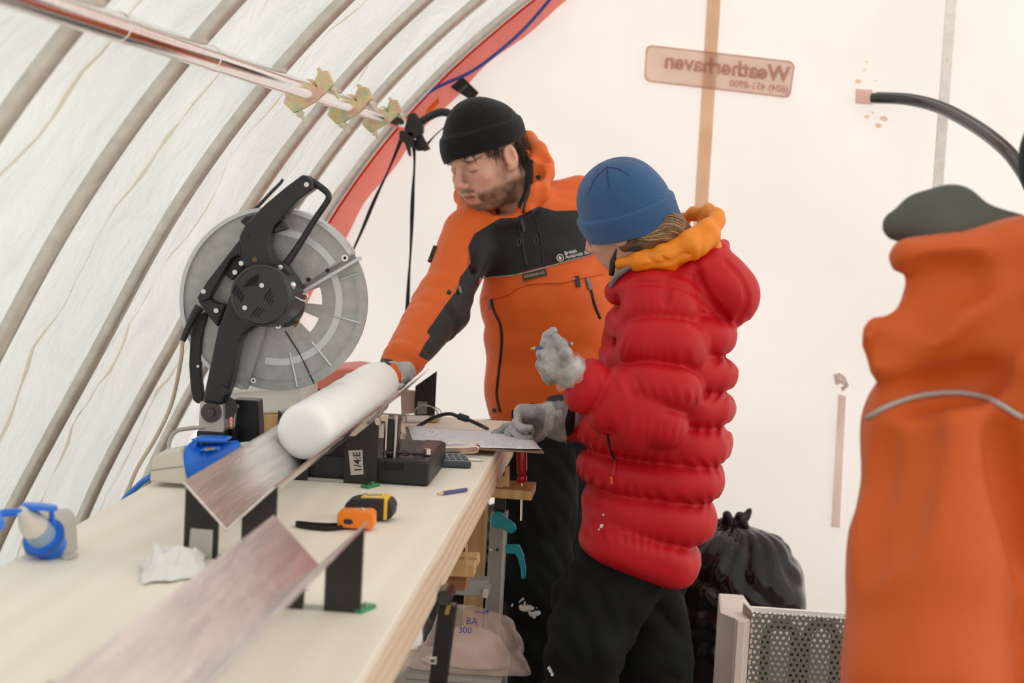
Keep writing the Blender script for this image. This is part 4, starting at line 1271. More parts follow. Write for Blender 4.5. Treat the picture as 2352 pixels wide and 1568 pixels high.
class Vol:
    def __init__(self, lo, hi, h):
        self.lo, self.h = np.asarray(lo, float), h
        self.n = np.ceil((np.asarray(hi, float) - self.lo) / h).astype(int) + 1
        self.f = np.full(self.n, .5, np.float32)
        self.ax = [(self.lo[i] + h * np.arange(self.n[i])).astype(np.float32) for i in range(3)]

    def sub(self, lo, hi):
        a = np.clip(np.floor((np.asarray(lo) - self.lo) / self.h).astype(int), 0, self.n)
        b = np.clip(np.ceil((np.asarray(hi) - self.lo) / self.h).astype(int) + 1, 0, self.n)
        sl = tuple(slice(i, j) for i, j in zip(a, b))
        return sl, self.ax[0][sl[0]][:, None, None], self.ax[1][sl[1]][None, :, None], self.ax[2][sl[2]][None, None, :]

    def put(self, sl, d, k, cut=False):
        f = self.f[sl]
        if f.size == 0:
            return
        if cut:
            self.f[sl] = -smin(-f, d, k)
        else:
            self.f[sl] = smin(f, d, k)

    def cap(self, a, b, ra, rb=None, k=.02, fn=None, cut=False, sc=(1, 1, 1)):
        rb = ra if rb is None else rb
        a, b = np.asarray(a, float), np.asarray(b, float)
        m = max(ra, rb) * max(sc) + k + .03
        sl, X, Y, Z = self.sub(np.minimum(a, b) - m, np.maximum(a, b) + m)
        s = np.asarray(sc, float)
        A, B = a / s, b / s
        d = B - A
        px, py, pz = X / s[0] - A[0], Y / s[1] - A[1], Z / s[2] - A[2]
        t = np.clip((px * d[0] + py * d[1] + pz * d[2]) / max(1e-9, d @ d), 0, 1)
        q = np.sqrt((px - t * d[0]) ** 2 + (py - t * d[1]) ** 2 + (pz - t * d[2]) ** 2) - (ra + (rb - ra) * t)
        q = q * min(sc)
        if fn is not None:
            q = q + fn(X, Y, Z, t)
        self.put(sl, q.astype(np.float32), k, cut)
        return self

    def chain(self, pts, radii, k=.02, fn=None, cut=False):
        for i in range(len(pts) - 1):
            self.cap(pts[i], pts[i + 1], radii[i], radii[i + 1], k, fn, cut)
        return self

    def ell(self, c, r, k=.02, R=None, cut=False, fn=None, pw=2.0):
        c, r = np.asarray(c, float), np.asarray(r, float)
        m = max(r) + k + .03
        sl, X, Y, Z = self.sub(c - m, c + m)
        x, y, z = X - c[0], Y - c[1], Z - c[2]
        if R is not None:
            x, y, z = (R[i][0] * x + R[i][1] * y + R[i][2] * z for i in range(3))
        if pw == 2.0:
            k0 = np.sqrt((x / r[0]) ** 2 + (y / r[1]) ** 2 + (z / r[2]) ** 2) + 1e-6
            k1 = np.sqrt((x / r[0] ** 2) ** 2 + (y / r[1] ** 2) ** 2 + (z / r[2] ** 2) ** 2) + 1e-6
            q = k0 * (k0 - 1) / k1
        else:
            k0 = (np.abs(x / r[0]) ** pw + np.abs(y / r[1]) ** pw + np.abs(z / r[2]) ** pw) ** (1 / pw)
            q = (k0 - 1) * min(r)
        if fn is not None:
            q = q + fn(x, y, z, None)
        self.put(sl, q.astype(np.float32), k, cut)
        return self

    def relief(self, fn):
        X, Y, Z = self.ax[0][:, None, None], self.ax[1][None, :, None], self.ax[2][None, None, :]
        near = np.abs(self.f) < .06
        i, j, k = np.nonzero(near)
        self.f[near] += fn(self.ax[0][i], self.ax[1][j], self.ax[2][k]).astype(np.float32)
        return self

    def clip(self, fn):
        """keep only where fn < 0"""
        X, Y, Z = self.ax[0][:, None, None], self.ax[1][None, :, None], self.ax[2][None, None, :]
        self.f = np.maximum(self.f, np.broadcast_to(fn(X, Y, Z), self.f.shape).astype(np.float32))
        return self

    def mesh(self, smooth=1):
        f = self.f.copy()
        f[0], f[-1] = 1, 1
        f[:, 0], f[:, -1] = 1, 1
        f[:, :, 0], f[:, :, -1] = 1, 1
        s = f < 0
        c = np.zeros(np.array(f.shape) - 1, np.int8)
        for dx in (0, 1):
            for dy in (0, 1):
                for dz in (0, 1):
                    c += s[dx:dx + c.shape[0], dy:dy + c.shape[1], dz:dz + c.shape[2]]
        act = (c > 0) & (c < 8)
        I, J, K = np.nonzero(act)
        idx = np.full(c.shape, -1, np.int32)
        idx[act] = np.arange(len(I))
        val = {}
        for dx in (0, 1):
            for dy in (0, 1):
                for dz in (0, 1):
                    val[dx, dy, dz] = f[I + dx, J + dy, K + dz].astype(float)
        acc = np.zeros((len(I), 3))
        cnt = np.zeros(len(I))
        for p, v0 in val.items():
            for axis in range(3):
                if p[axis] == 0:
                    q = list(p)
                    q[axis] = 1
                    v1 = val[tuple(q)]
                    m = (v0 < 0) != (v1 < 0)
                    t = np.where(m, v0 / np.where(m, v0 - v1, 1), 0)
                    for a in range(3):
                        acc[:, a] += np.where(m, p[a] + (t if a == axis else 0), 0)
                    cnt += m
        V = self.lo + self.h * (np.stack([I, J, K], 1) + acc / cnt[:, None])
        quads = []
        for axis in range(3):
            sl0, sl1 = [slice(None)] * 3, [slice(None)] * 3
            sl0[axis], sl1[axis] = slice(0, -1), slice(1, None)
            e = s[tuple(sl0)] != s[tuple(sl1)]
            i = np.stack(np.nonzero(e), 1)
            u, w = (axis + 1) % 3, (axis + 2) % 3
            ok = (i[:, u] > 0) & (i[:, w] > 0) & (i[:, u] < c.shape[u]) & (i[:, w] < c.shape[w])
            i = i[ok]
            ins = s[i[:, 0], i[:, 1], i[:, 2]]
            def g(du, dw):
                q = i.copy()
                q[:, u] += du
                q[:, w] += dw
                return idx[q[:, 0], q[:, 1], q[:, 2]]
            q = np.stack([g(-1, -1), g(0, -1), g(0, 0), g(-1, 0)], 1)
            q[~ins] = q[~ins][:, ::-1]
            quads.append(q)
        Q = np.vstack(quads)
        Q = Q[(Q >= 0).all(1)]
        for _ in range(smooth):
            S, N = np.zeros_like(V), np.zeros(len(V))
            for a in range(4):
                b = (a + 1) % 4
                np.add.at(S, Q[:, a], V[Q[:, b]])
                np.add.at(N, Q[:, a], 1)
            V = V * .5 + .5 * S / np.maximum(N, 1)[:, None]
        return V, Q

def normals(V, Q):
    n = np.cross(V[Q[:, 2]] - V[Q[:, 0]], V[Q[:, 3]] - V[Q[:, 1]])
    N = np.zeros_like(V)
    for a in range(4):
        np.add.at(N, Q[:, a], n)
    return N / (np.linalg.norm(N, axis=1)[:, None] + 1e-12)

def skin(name, V, Q, m, parent=None, col=None):
    me = bpy.data.meshes.new(name)
    me.vertices.add(len(V))
    me.vertices.foreach_set('co', V.astype(np.float32).ravel())
    me.loops.add(Q.size)
    me.loops.foreach_set('vertex_index', Q.astype(np.int32).ravel())
    me.polygons.add(len(Q))
    me.polygons.foreach_set('loop_start', np.arange(0, Q.size, 4, dtype=np.int32))
    me.polygons.foreach_set('use_smooth', np.ones(len(Q), bool))
    me.update(calc_edges=True)
    me.validate()
    if col is not None:
        at = me.color_attributes.new('Col', 'FLOAT_COLOR', 'POINT')
        at.data.foreach_set('color', np.hstack([col, np.ones((len(col), 1))]).astype(np.float32).ravel())
    return mk(name, me, m, parent)

class Surf:
    """finds the point of a skin that lies behind a pixel of the photograph, for sewing details onto it"""
    def __init__(self, V, Q):
        self.t = BVHTree.FromPolygons([Vector(v) for v in V], [tuple(map(int, q)) for q in Q])

    def at(self, px, py, lift=.0015):
        d = nrm(ray(px, py))
        h = self.t.ray_cast(Vector(CAM), Vector(d))
        if h[0] is None:
            return None, None
        n = np.array(h[1])
        if n @ d > 0:
            n = -n
        return np.array(h[0]) + n * lift, n

    def path(self, pts, n=8, lift=.0015):
        out = [self.at(x, y, lift)[0] for x, y in spline(pts, n)]
        return np.array([q for q in out if q is not None])

def ribbon(name, pts, w, m, parent):
    p = np.asarray(pts)
    d = np.gradient(p, axis=0)
    G = []
    for q, t in zip(p, d):
        s = nrm(np.cross(t, CAM - q)) * w / 2
        G.append([q - s, q + s])
    return MB().grid(np.array(G)).build(name, m, parent, solid=.0012, smooth='all')

def groove(vol, paths, r, k, sink=.0):
    """sews creases into a volume along lines seen in the photograph"""
    V_, Q_ = vol.mesh(0)
    sf = Surf(V_, Q_)
    for pth in paths:
        p_ = sf.path(pth, 5, -sink)
        for i_ in range(len(p_) - 1):
            if np.linalg.norm(p_[i_ + 1] - p_[i_]) < .06:
                vol.cap(p_[i_], p_[i_ + 1], r, r, k, cut=True)

def frame(F_, roll=0.0):
    """axes (right-hand side, forward, up) of something looking along F_"""
    f = nrm(F_)
    r = nrm(np.cross(f, [0, 0, 1.0]))
    u = np.cross(r, f)
    c, s = math.cos(roll), math.sin(roll)
    return np.array([c * r + s * u, f, -s * r + c * u])

# ---------------------------------------------------------------- head
def head_vol(neck, feminine=False):
    v = Vol((-.11, -.16, -.24), (.11, .15, .14), .0022)
    v.ell((0, -.018, .035), (.076, .098, .092), .01)
    v.ell((0, .02, -.035), (.062, .070, .075), .03)
    v.ell((0, .035, -.068), (.047, .048, .045), .025)
    v.ell((0, .068, -.097), (.021, .018, .017), .022)                      # chin
    for s in (-1, 1):
        v.cap((s * .060, -.015, -.055), (s * .030, .05, -.095), .016, .014, .025)   # jaw line
        v.ell((s * .044, .064, -.022), (.022, .018, .018), .022)           # cheek bone
        v.ell((s * .034, .066, -.055), (.02, .02, .022), .025)
    v.cap((-.038, .078, .030), (.038, .078, .030), .013, k=.016)            # brow
    for s in (-1, 1):
        v.ell((s * .034, .098, .008), (.020, .020, .013), .012, cut=True)
        v.ell((s * .033, .073, .007), (.0150, .0150, .0125), .004)
    v.cap((0, .086, .022), (0, .112, -.022), .0075, .0095, .010)            # nose
    v.ell((0, .112, -.026), (.0105, .0105, .0095), .008)
    for s in (-1, 1):
        v.ell((s * .0125, .101, -.030), (.0075, .010, .008), .006)
        v.ell((s * .006, .109, -.0365), (.004, .005, .003), .003, cut=True)
    v.cap((-.018, .084, -.0585), (.018, .084, -.0585), .0062, k=.008)       # lips
    v.cap((0, .0885, -.057), (0, .0885, -.057), .007, k=.008)
    v.cap((-.015, .083, -.0715), (.015, .083, -.0715), .0072, k=.008)
    v.cap((-.019, .0925, -.0645), (.019, .0925, -.0645), .0026, k=.004, cut=True)
    for s in (-1, 1):                                                      # ears
        v.ell((s * .080, -.012, -.002), (.010, .021, .033), .008)
        v.ell((s * .089, -.006, .003), (.008, .011, .019), .006, cut=True)
        v.cap((s * .077, .0, -.028), (s * .078, -.006, -.03), .008, k=.006)
    v.cap((0, -.03, -.05), neck, .052, .062, .03)
    return v

def face_colours(p, beard=True, seed=0):
    x, y, z = p[:, 0], p[:, 1], p[:, 2]
    w = Waves(50 + seed, 12, 120, 420)(x, y, z)
    w2 = Waves(51 + seed, 10, 30, 80)(x, y, z)
    base = np.tile(np.array([.70, .42, .31]), (len(p), 1)) * (1 + .05 * w2[:, None])
    def mix(a, c, amt):
        return a * (1 - amt[:, None]) + np.array(c) * amt[:, None]
    g = lambda cx, cy, cz, r: np.exp(-(((np.abs(x) - cx) / r) ** 2 + ((y - cy) / r) ** 2 + ((z - cz) / r) ** 2))
    base = mix(base, (.66, .26, .23), .6 * np.clip(g(.046, .075, -.025, .026) * 1.2, 0, 1))
    base = mix(base, (.68, .27, .22), .6 * np.clip(g(.0, .116, -.024, .02) * 1.2, 0, 1))
    base = mix(base, (.66, .26, .20), .5 * np.clip(g(.084, -.01, 0, .03), 0, 1))
    if beard:
        ax = np.abs(x)
        jaw = np.clip((-.058 - z - .35 * (.085 - y).clip(0, .2) * 0) / .02, 0, 1) * np.clip((y + .03) / .02, 0, 1)
        low = np.clip((-.048 - .55 * (.06 - y) * 0 - z) / .018, 0, 1)
        jawline = np.clip(1 - np.abs(ax - .055) / .022, 0, 1) * np.clip((.012 - z) / .02, 0, 1) * np.clip((z + .12) / .02, 0, 1) * np.clip(1 - np.abs(y - .015) / .03, 0, 1)
        mous = np.clip(1 - np.abs(z + .0475) / .008, 0, 1) * np.clip((.030 - ax) / .006, 0, 1) * (y > .06)
        chin = np.clip((-.080 - z) / .008, 0, 1) * (y > -.0) * np.clip((z + .125) / .01, 0, 1)
        side = low * np.clip((ax - .022) / .012, 0, 1) * np.clip((y + .02) / .02, 0, 1) * np.clip((z + .128) / .01, 0, 1)
        amt = np.clip(np.maximum.reduce([jawline * .95, mous, chin, side]) * 1.25, 0, 1) * np.clip(.86 + .12 * w, .5, 1)
        base = mix(base, (.12, .068, .04), amt * .92)
    if beard:
        hz = np.clip((z - .0 - .3 * np.clip(y, 0, .1)) / .01, 0, 1) * np.clip((.045 - y) / .012, 0, 1) * np.clip((np.abs(x) - .045) / .01, 0, 1)
        hb2 = np.clip((-.035 - y) / .012, 0, 1) * np.clip((z + .065) / .015, 0, 1)
        ear = (np.abs(x) > .0765) & (np.abs(y + .012) < .024)
        base = mix(base, (.045, .027, .018), np.where(ear, 0, np.clip(np.maximum(hz * np.clip(.75 + .3 * w, 0, 1), hb2), 0, 1)))
    lip = np.clip(1 - np.sqrt((x / .026) ** 2 + ((z + .0655) / .0125) ** 2), 0, 1) * (y > .072)
    base = mix(base, (.50, .15, .14), np.clip(lip * 3, 0, 1) * .9)
    mouth = np.clip(1 - np.abs(z + .0645) / .0032, 0, 1) * (np.abs(x) < .018) * (y > .07)
    base = mix(base, (.10, .03, .03), mouth * .9)
    brow = np.clip(1 - np.abs(z - .030 + .22 * (np.abs(x) - .033)) / .0055, 0, 1) * np.clip(1 - np.abs(np.abs(x) - .034) / .020, 0, 1) ** .3 * (y > .05)
    base = mix(base, (.13, .075, .045), np.clip(brow * 1.6, 0, 1) * .85)
    lid = np.clip(1 - np.abs(z - .0005 - 3 * (np.abs(x) - .033) ** 2) / .0026, 0, 1) * (np.abs(np.abs(x) - .033) < .0135) * (y > .06)
    base = mix(base, (.04, .025, .02), lid * .95)
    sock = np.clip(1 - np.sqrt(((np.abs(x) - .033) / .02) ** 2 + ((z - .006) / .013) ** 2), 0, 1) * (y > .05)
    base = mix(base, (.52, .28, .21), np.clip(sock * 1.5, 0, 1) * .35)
    return base

def place(V, C, R, s=1.0):
    return C + (V * s) @ R

def to_local(p, C, R, s=1.0):
    return (R @ (np.asarray(p) - C)) / s

# ---------------------------------------------------------------- hand in a glove
def hand_vol(wrist, fwd, palm, thumb_side, curls, scale=1.0, h=.0024, thumb=(.5, .5, .4), spread=.10, bulk=1.0, forearm=None):
    """palm: direction the palm faces; thumb_side: +1/-1 picks which side the thumb leaves"""
    w = np.asarray(wrist, float)
    f = nrm(fwd)
    n = nrm(np.asarray(palm, float) - f * np.dot(palm, f))
    t = np.cross(f, n) * thumb_side
    v = Vol(w - .15 * scale - .03, w + .15 * scale + .03, h)
    s = scale
    offs = (.030, .010, -.010, -.029)
    lens = (.96, 1.06, 1.0, .80)
    kn = []
    for i, o in enumerate(offs):
        q = w + f * (.088 - .10 * abs(o - .005)) * s + t * o * s - n * .004 * s
        kn.append(q)
        v.cap(w + t * o * .62 * s, q, .0175 * s * bulk, .0135 * s * bulk, .018)
    v.cap(w - f * .03 * s, w + f * .01, .026 * s * bulk, .026 * s * bulk, .02, sc=(1, 1, 1))
    if forearm is not None:
        v.cap(w, forearm, .027 * s, .032 * s, .02)
    tips = []
    for i in range(4):
        d = nrm(f + t * spread * (1.2 - i * .8))
        p = kn[i]
        rr = .0098 * s * bulk
        for j, L in enumerate((.044, .027, .021)):
            a = curls[i][j]
            d = nrm(d * math.cos(a) + n * math.sin(a)) if j == 0 else nrm(d * math.cos(a) + nn * math.sin(a))
            nn = nrm(n - d * np.dot(n, d)) if abs(np.dot(n, d)) < .98 else -f
            if np.dot(nn, n) < 0 and np.dot(d, f) > 0:
                nn = -nn
            if np.dot(d, f) < -.05:
                nn = nrm(-f - d * np.dot(-f, d)) if j else nn
            q = p + d * L * lens[i] * s
            v.cap(p, q, rr, rr * .93, .004)
            p = q
            rr *= .93
        tips.append(p)
    b = w + f * .022 * s + t * .026 * s
    d = nrm(f * thumb[0] + t * thumb[1] + n * thumb[2])
    q = b + d * .040 * s
    v.cap(b, q, .0155 * s * bulk, .0125 * s * bulk, .012)
    d2 = nrm(d * .85 + f * .5 + n * .15)
    q2 = q + d2 * .030 * s
    v.cap(q, q2, .0115 * s * bulk, .0105 * s * bulk, .005)
    q3 = q2 + nrm(d2 + f * .3) * .022 * s
    v.cap(q2, q3, .0105 * s * bulk, .0092 * s * bulk, .004)
    wv = Waves(77, 10, 120, 260)
    v.relief(lambda x, y, z: .0007 * wv(x, y, z))
    return v, tips + [q3]

def glove_mat():
    m = mat('clear_glove_over_grey_knit', (.46, .45, .45), .4, coat=.8, noise=.6, nscale=24, bump=.6, bscale=50)
    return m
M_GLOVE = glove_mat()
M_FILM = mat('clear_plastic_film', (.86, .84, .83), .18, alpha=.28, bump=.6, bscale=60)
M_SKIN = mat('skin', (.7, .42, .31), .48, vcol=True, sss=.12, bump=.12, bscale=260, spec=.35)
M_KNITBLK = mat('black_knit', (.0085, .0085, .009), .92, sheen=.15, bump=.25, bscale=300, spec=.2)
M_SHELL = mat('shell_fabric', (.7, .13, .02), .55, vcol=True, bump=.12, bscale=30, noise=.05, nscale=18, sheen=.1, spec=.35)
def add_zone(m, colour):
    """second cloth colour where the stitched-panel distance 'Zone' is positive"""
    nt = m.node_tree
    b = nt.nodes['Principled BSDF']
    src = b.inputs['Base Color'].links[0].from_socket
    a = nt.nodes.new('ShaderNodeAttribute')
    a.attribute_name = 'Zone'
    g = nt.nodes.new('ShaderNodeMath')
    g.operation = 'GREATER_THAN'
    g.inputs[1].default_value = 0.0
    nt.links.new(a.outputs['Fac'], g.inputs[0])
    mx = nt.nodes.new('ShaderNodeMix')
    mx.data_type = 'RGBA'
    nt.links.new(g.outputs[0], mx.inputs[0])
    nt.links.new(src, mx.inputs[6])
    mx.inputs[7].default_value = (*colour, 1)
    nt.links.new(mx.outputs[2], b.inputs['Base Color'])
add_zone(M_SHELL, (.013, .013, .015))

def sd_poly(xy, poly):
    """distance to the polygon outline, positive inside"""
    d = np.full(len(xy), 1e9)
    n = len(poly)
    for i in range(n):
        a, b = np.array(poly[i], float), np.array(poly[(i + 1) % n], float)
        e = b - a
        w = xy - a
        t = np.clip((w @ e) / max(1e-9, e @ e), 0, 1)
        d = np.minimum(d, np.linalg.norm(w - t[:, None] * e, axis=1))
    return np.where(in_poly(xy, poly), d, -d)

def set_zone(o, z):
    at = o.data.attributes.new('Zone', 'FLOAT', 'POINT')
    at.data.foreach_set('value', z.astype(np.float32))
M_BLKTROU = mat('black_trousers', (.0105, .0115, .0115), .85, spec=.15, noise=.25, nscale=14, bump=.15, bscale=60)
M_ZIP = mat('black_zip', (.010, .010, .011), .5)
M_ZIPGREY = mat('grey_zip_pull', (.16, .17, .19), .4)
M_SNOW = mat('snow', (.82, .80, .78), .8, bump=.5, bscale=120)
ORANGE = np.array([.74, .128, .012])
JBLACK = np.array([.016, .016, .018])

# ================================================================ THE MAN AT THE FAR END OF THE BENCH
man = thing('person', 'person in a black beanie and orange and black jacket reaching to the ice core', 'person', (-.03, 4.55, 0))
YM = 4.50
az, pt_ = math.radians(42), math.radians(26)
Fm = (-math.sin(az) * math.cos(pt_), -math.cos(az) * math.cos(pt_), -math.sin(pt_))
RM = frame(Fm, math.radians(-5))
SM = 1.02
CM = P(1117, 366, 4.46)
neck_m = to_local(P(1222, 520, 4.56), CM, RM, SM)
hv = head_vol(neck_m)
V1, Q1 = hv.mesh(1)
cols1 = face_colours(V1, True)
W1 = place(V1, CM, RM, SM)
# body under the clothes, one skin with the head
def person_body(head_V, head_Q, head_col, build, lo, hi):
    bv = Vol(lo, hi, .012)
    build(bv)
    Vb, Qb = bv.mesh(1)
    V = np.vstack([head_V, Vb])
    Q = np.vstack([head_Q, Qb + len(head_V)])
    c = np.vstack([head_col, np.tile(np.array([.70, .42, .31]), (len(Vb), 1))])
    return V, Q, c
SHR, SHL = P(1080, 545, 4.47), P(1392, 505, 4.56)
ELR, WRR = P(1012, 708, 4.32), P(905, 856, 4.10)
ELL, WRL = P(1440, 740, 4.62), P(1425, 900, 4.48)
PEL = P(1262, 960, 4.60)
HIPR, HIPL = P(1228, 1000, 4.56), P(1310, 1000, 4.66)
KNR, KNL = P(1232, 1350, 4.44), P(1272, 1345, 4.66)
ANR, ANL = np.array([KNR[0] + .0, 4.52, .10]), np.array([KNL[0] + .01, 4.78, .10])
def mb(bv):
    bv.cap(P(1230, 560, 4.56), PEL, .10, .11, .05)
    bv.cap(SHR, SHL, .05, .05, .05)
    for s_, e_, w_ in ((SHR, ELR, WRR), (SHL, ELL, WRL)):
        bv.cap(s_, e_, .045, .038, .03)
        bv.cap(e_, w_, .038, .027, .02)
        bv.cap(w_, w_ + nrm(w_ - e_) * .07, .024, .02, .02)
    for h_, k_, a_ in ((HIPR, KNR, ANR), (HIPL, KNL, ANL)):
        bv.cap(h_, k_, .07, .05, .04)
        bv.cap(k_, a_, .048, .035, .03)
        bv.cap(a_ + np.array([0, .03, -.04]), a_ + np.array([-.02, -.14, -.06]), .035, .03, .03)
V, Q, c = person_body(W1, Q1, cols1, mb, (-.75, 3.8, 0), (.25, 4.95, 1.5))
skin('body', V, Q, M_SKIN, man, c)

# beanie
def zcut(y):
    return .029 + .12 * y
hb_ = Vol((-.12, -.15, -.03), (.12, .13, .18), .0026)
hb_.ell((.004, -.012, .040), (.090, .113, .090), .01)
hb_.ell((.004, -.018, .075), (.074, .090, .066), .04)
hb_.ell((.006, -.004, .114), (.034, .040, .028), .05)
hb_.relief(lambda x, y, z: -.0055 * (1 / (1 + np.exp((z - (.086 + .13 * y - .10 * np.maximum(x, 0))) / .0016))) - .0006 * np.sin(np.arctan2(x, y) * 110) * (z < .15))
hb_.clip(lambda X, Y, Z: (zcut(Y) - .20 * np.maximum(X, 0) - .03 * X - Z))
hb_.ell((0, -.018, .03), (.079, .101, .088), .004, cut=True)
wv = Waves(91, 8, 25, 60)
hb_.relief(lambda x, y, z: .0012 * wv(x, y, z))
V, Q = hb_.mesh(1)
bn = skin('beanie', place(V, CM, RM, SM), Q, M_KNITBLK, man)
q = place(np.array([[.03, .092, .105]]), CM, RM, SM)[0]
# hair below the beanie
M_HAIR = mat('dark_brown_hair', (.05, .03, .02), .5)
b = MB()
rg = np.random.RandomState(3)
def tuft(x0, y0, z0, x1, y1, z1, n, sp, r=.0008):
    for _ in range(n):
        o = rg.normal(0, sp, 3)
        e = rg.normal(0, sp * 1.4, 3)
        a_, b2_ = np.array([x0, y0, z0]) + o, np.array([x1, y1, z1]) + e
        mid = (a_ + b2_) / 2 + rg.normal(0, .003, 3)
        pts = place(spline([a_, mid, b2_], 4), CM, RM, SM)
        b.tube(pts, [r, r, r * .3], 4)
# his left side (towards the camera's right) is -x in head space
for sx in (-1, 1):
    tuft(sx * .066, .045, .045, sx * .070, .040, .018, 14, .004)
    tuft(sx * .072, .02, .04, sx * .074, .022, .002, 22, .005)
    tuft(sx * .055, .075, .045, sx * .054, .080, .028, 6, .004)
    tuft(sx * .073, -.045, .03, sx * .066, -.065, -.045, 30, .007)
    tuft(sx * .05, -.085, .02, sx * .045, -.085, -.06, 30, .009)
tuft(-.03, .088, .048, -.046, .088, .020, 7, .004)
tuft(0, -.105, .02, 0, -.09, -.06, 30, .014)
b.build('hair', M_HAIR, man, smooth='all')

# trousers and boots
tv = Vol((-.45, 4.25, .0), (.3, 5.0, 1.0), .007)
wv1, wv2 = Waves(61, 10, 12, 30), Waves(62, 10, 40, 90)
tv.cap(P(1245, 930, 4.58), P(1290, 960, 4.62), .12, .12, .05)
tv.chain([HIPR + np.array([0, 0, .05]), (HIPR + KNR) / 2 + np.array([.0, -.02, 0]), KNR, ANR + np.array([0, 0, .06])], [.095, .090, .082, .075], .035)
tv.chain([HIPL + np.array([-.03, 0, .05]), (HIPL + KNL) / 2, KNL, ANL + np.array([0, 0, .06])], [.09, .085, .078, .07], .03)
tv.relief(lambda x, y, z: .010 * wv1(x, y, z * 1.4) - .008 * np.abs(wv2(x + .5 * z, y, z * .6)))
tv.clip(lambda X, Y, Z: (Z - 1.0) + 0 * X + 0 * Y)
V, Q = tv.mesh(1)
tro = skin('trousers', V, Q, M_BLKTROU, man)
st = Surf(V, Q)
bs_ = Vol((-.45, 4.2, -.01), (.35, 5.05, .44), .008)
for a_ in (ANR, ANL):
    bs_.cap(a_ + np.array([0, 0, .26]), a_ + np.array([0, .01, 0]), .083, .075, .03)
    bs_.cap(a_ + np.array([0, .02, -.05]), a_ + np.array([-.03, -.16, -.055]), .05, .045, .03, sc=(1, 1, .95))
bs_.clip(lambda X, Y, Z: -Z + 0 * X + 0 * Y)
V, Q = bs_.mesh(1)
skin('boots', V, Q, mat('black_grey_boots', (.03, .03, .032), .7, noise=.3, nscale=20), man)
gb = MB()
for a_, zz in ((ANR, .395), (ANL, .40)):
    pts = np.array([a_ + np.array([.090 * math.cos(t_), .090 * math.sin(t_), zz - .10 + .015 * math.sin(t_)]) for t_ in np.linspace(0, 2 * math.pi, 28)])
    gb.tube(pts, .014, 8, cap=False)
gb.build('boot_collars', mat('grey_fleece', (.20, .19, .18), .8), man, smooth='all')
# snow on the knee
cs_ = st.at(1203, 1393, 0)[0]
sv = Vol(cs_ - .05, cs_ + .05, .0025)
for i in range(46):
    a_ = rg.normal(0, 1, 2)
    p_, n_ = st.at(1206 + a_[0] * 11 + a_[1] * 5, 1395 + a_[1] * 9, .0)
    if p_ is not None:
        sv.cap(p_, p_ + n_ * .003, .0040 * rg.uniform(.4, 1.4), k=.003)
ws_ = Waves(66, 8, 200, 400)
sv.relief(lambda x, y, z: .0012 * ws_(x, y, z))
V, Q = sv.mesh(0)
skin('snow_patch', V, Q, M_SNOW, man)

# jacket
jv = Vol((-.74, 3.98, .80), (.28, 4.88, 1.68), .0055)
wv1, wv2, wv3 = Waves(71, 10, 9, 22), Waves(72, 10, 28, 60), Waves(73, 10, 60, 120)
def torso_sc(a, b_, ra, rb, k=.05):
    jv.cap(a, b_, ra, rb, k, sc=(1, .72, 1))
torso_sc(P(1225, 545, 4.52), P(1252, 700, 4.52), .135, .158)
torso_sc(P(1252, 700, 4.53), P(1265, 880, 4.57), .160, .163)
torso_sc(P(1258, 860, 4.57), P(1262, 925, 4.58), .165, .158, .03)
jv.cap(SHR + np.array([.03, .0, .004]), SHL, .066, .080, .05)
jv.cap(P(1180, 500, 4.55), P(1330, 455, 4.58), .06, .065, .05)
# near sleeve: elbow creases
def crease(x, y, z, t):
    return -.004 * np.sin(t * 26 + 9 * wv1(x, y, z) * .25) * np.clip((t - .55) * 3, 0, 1)
def crease2(x, y, z, t):
    return -.005 * np.sin(t * 30 + 2 + 1.8 * wv1(x, y, z)) * (np.clip(1 - t * 2.2, 0, 1) + np.clip((t - .8) * 3, 0, 1))
jv.cap(SHR, ELR, .078, .068, .035, crease)
jv.cap(ELR, P(930, 828, 4.12), .066, .056, .03, crease2)
jv.cap(P(925, 830, 4.12), P(902, 862, 4.075), .050, .043, .012)
jv.cap(SHL, ELL, .078, .070, .03, crease)
jv.cap(ELL, WRL, .066, .052, .03, crease2)
# big folds: across the belly and from the armpit
jv.cap(P(1108, 560, 4.36), P(1070, 640, 4.36), .010, .014, .02, cut=True)
# collar and folded hood
hood = [(1064, 450, 4.58, .024), (1074, 474, 4.52, .024), (1100, 497, 4.47, .022), (1140, 510, 4.43, .020), (1180, 506, 4.42, .018)]
pts = [P(*h_[:3]) for h_ in hood]
jv.chain(pts, [h_[3] for h_ in hood], .02)
hood2 = [(1212, 480, 4.35, .020), (1236, 440, 4.37, .030), (1246, 395, 4.43, .034), (1236, 348, 4.50, .034), (1212, 318, 4.56, .026), (1192, 300, 4.62, .020)]
jv.chain([P(*h_[:3]) for h_ in hood2], [h_[3] for h_ in hood2], .02)
jv.cap(P(1240, 380, 4.46), P(1225, 470, 4.48), .04, .045, .03)
jv.cap(P(1252, 352, 4.48), P(1262, 372, 4.47), .012, .012, .02)
jv.cap(P(1070, 452, 4.60), P(1110, 480, 4.64), .03, .05, .03)
jv.cap(P(1120, 440, 4.66), P(1220, 380, 4.68), .05, .05, .04)
jv.cap(P(1222, 405, 4.40), P(1206, 470, 4.40), .022, .018, .015, cut=True)
jv.cap(P(1170, 380, 4.52), P(1178, 484, 4.50), .060, .050, .012, cut=True)
jv.cap(P(1120, 420, 4.46), P(1150, 474, 4.44), .05, .035, .012, cut=True)
for a_, b2_, r_ in (((1230, 345, 4.44), (1250, 362, 4.44), .007), ((1215, 380, 4.42), (1240, 372, 4.40), .006), ((1232, 470, 4.34), (1258, 400, 4.36), .006)):
    jv.cap(P(*a_), P(*b2_), r_, r_, .012, cut=True)
wvz = Waves(74, 9, 14, 34)
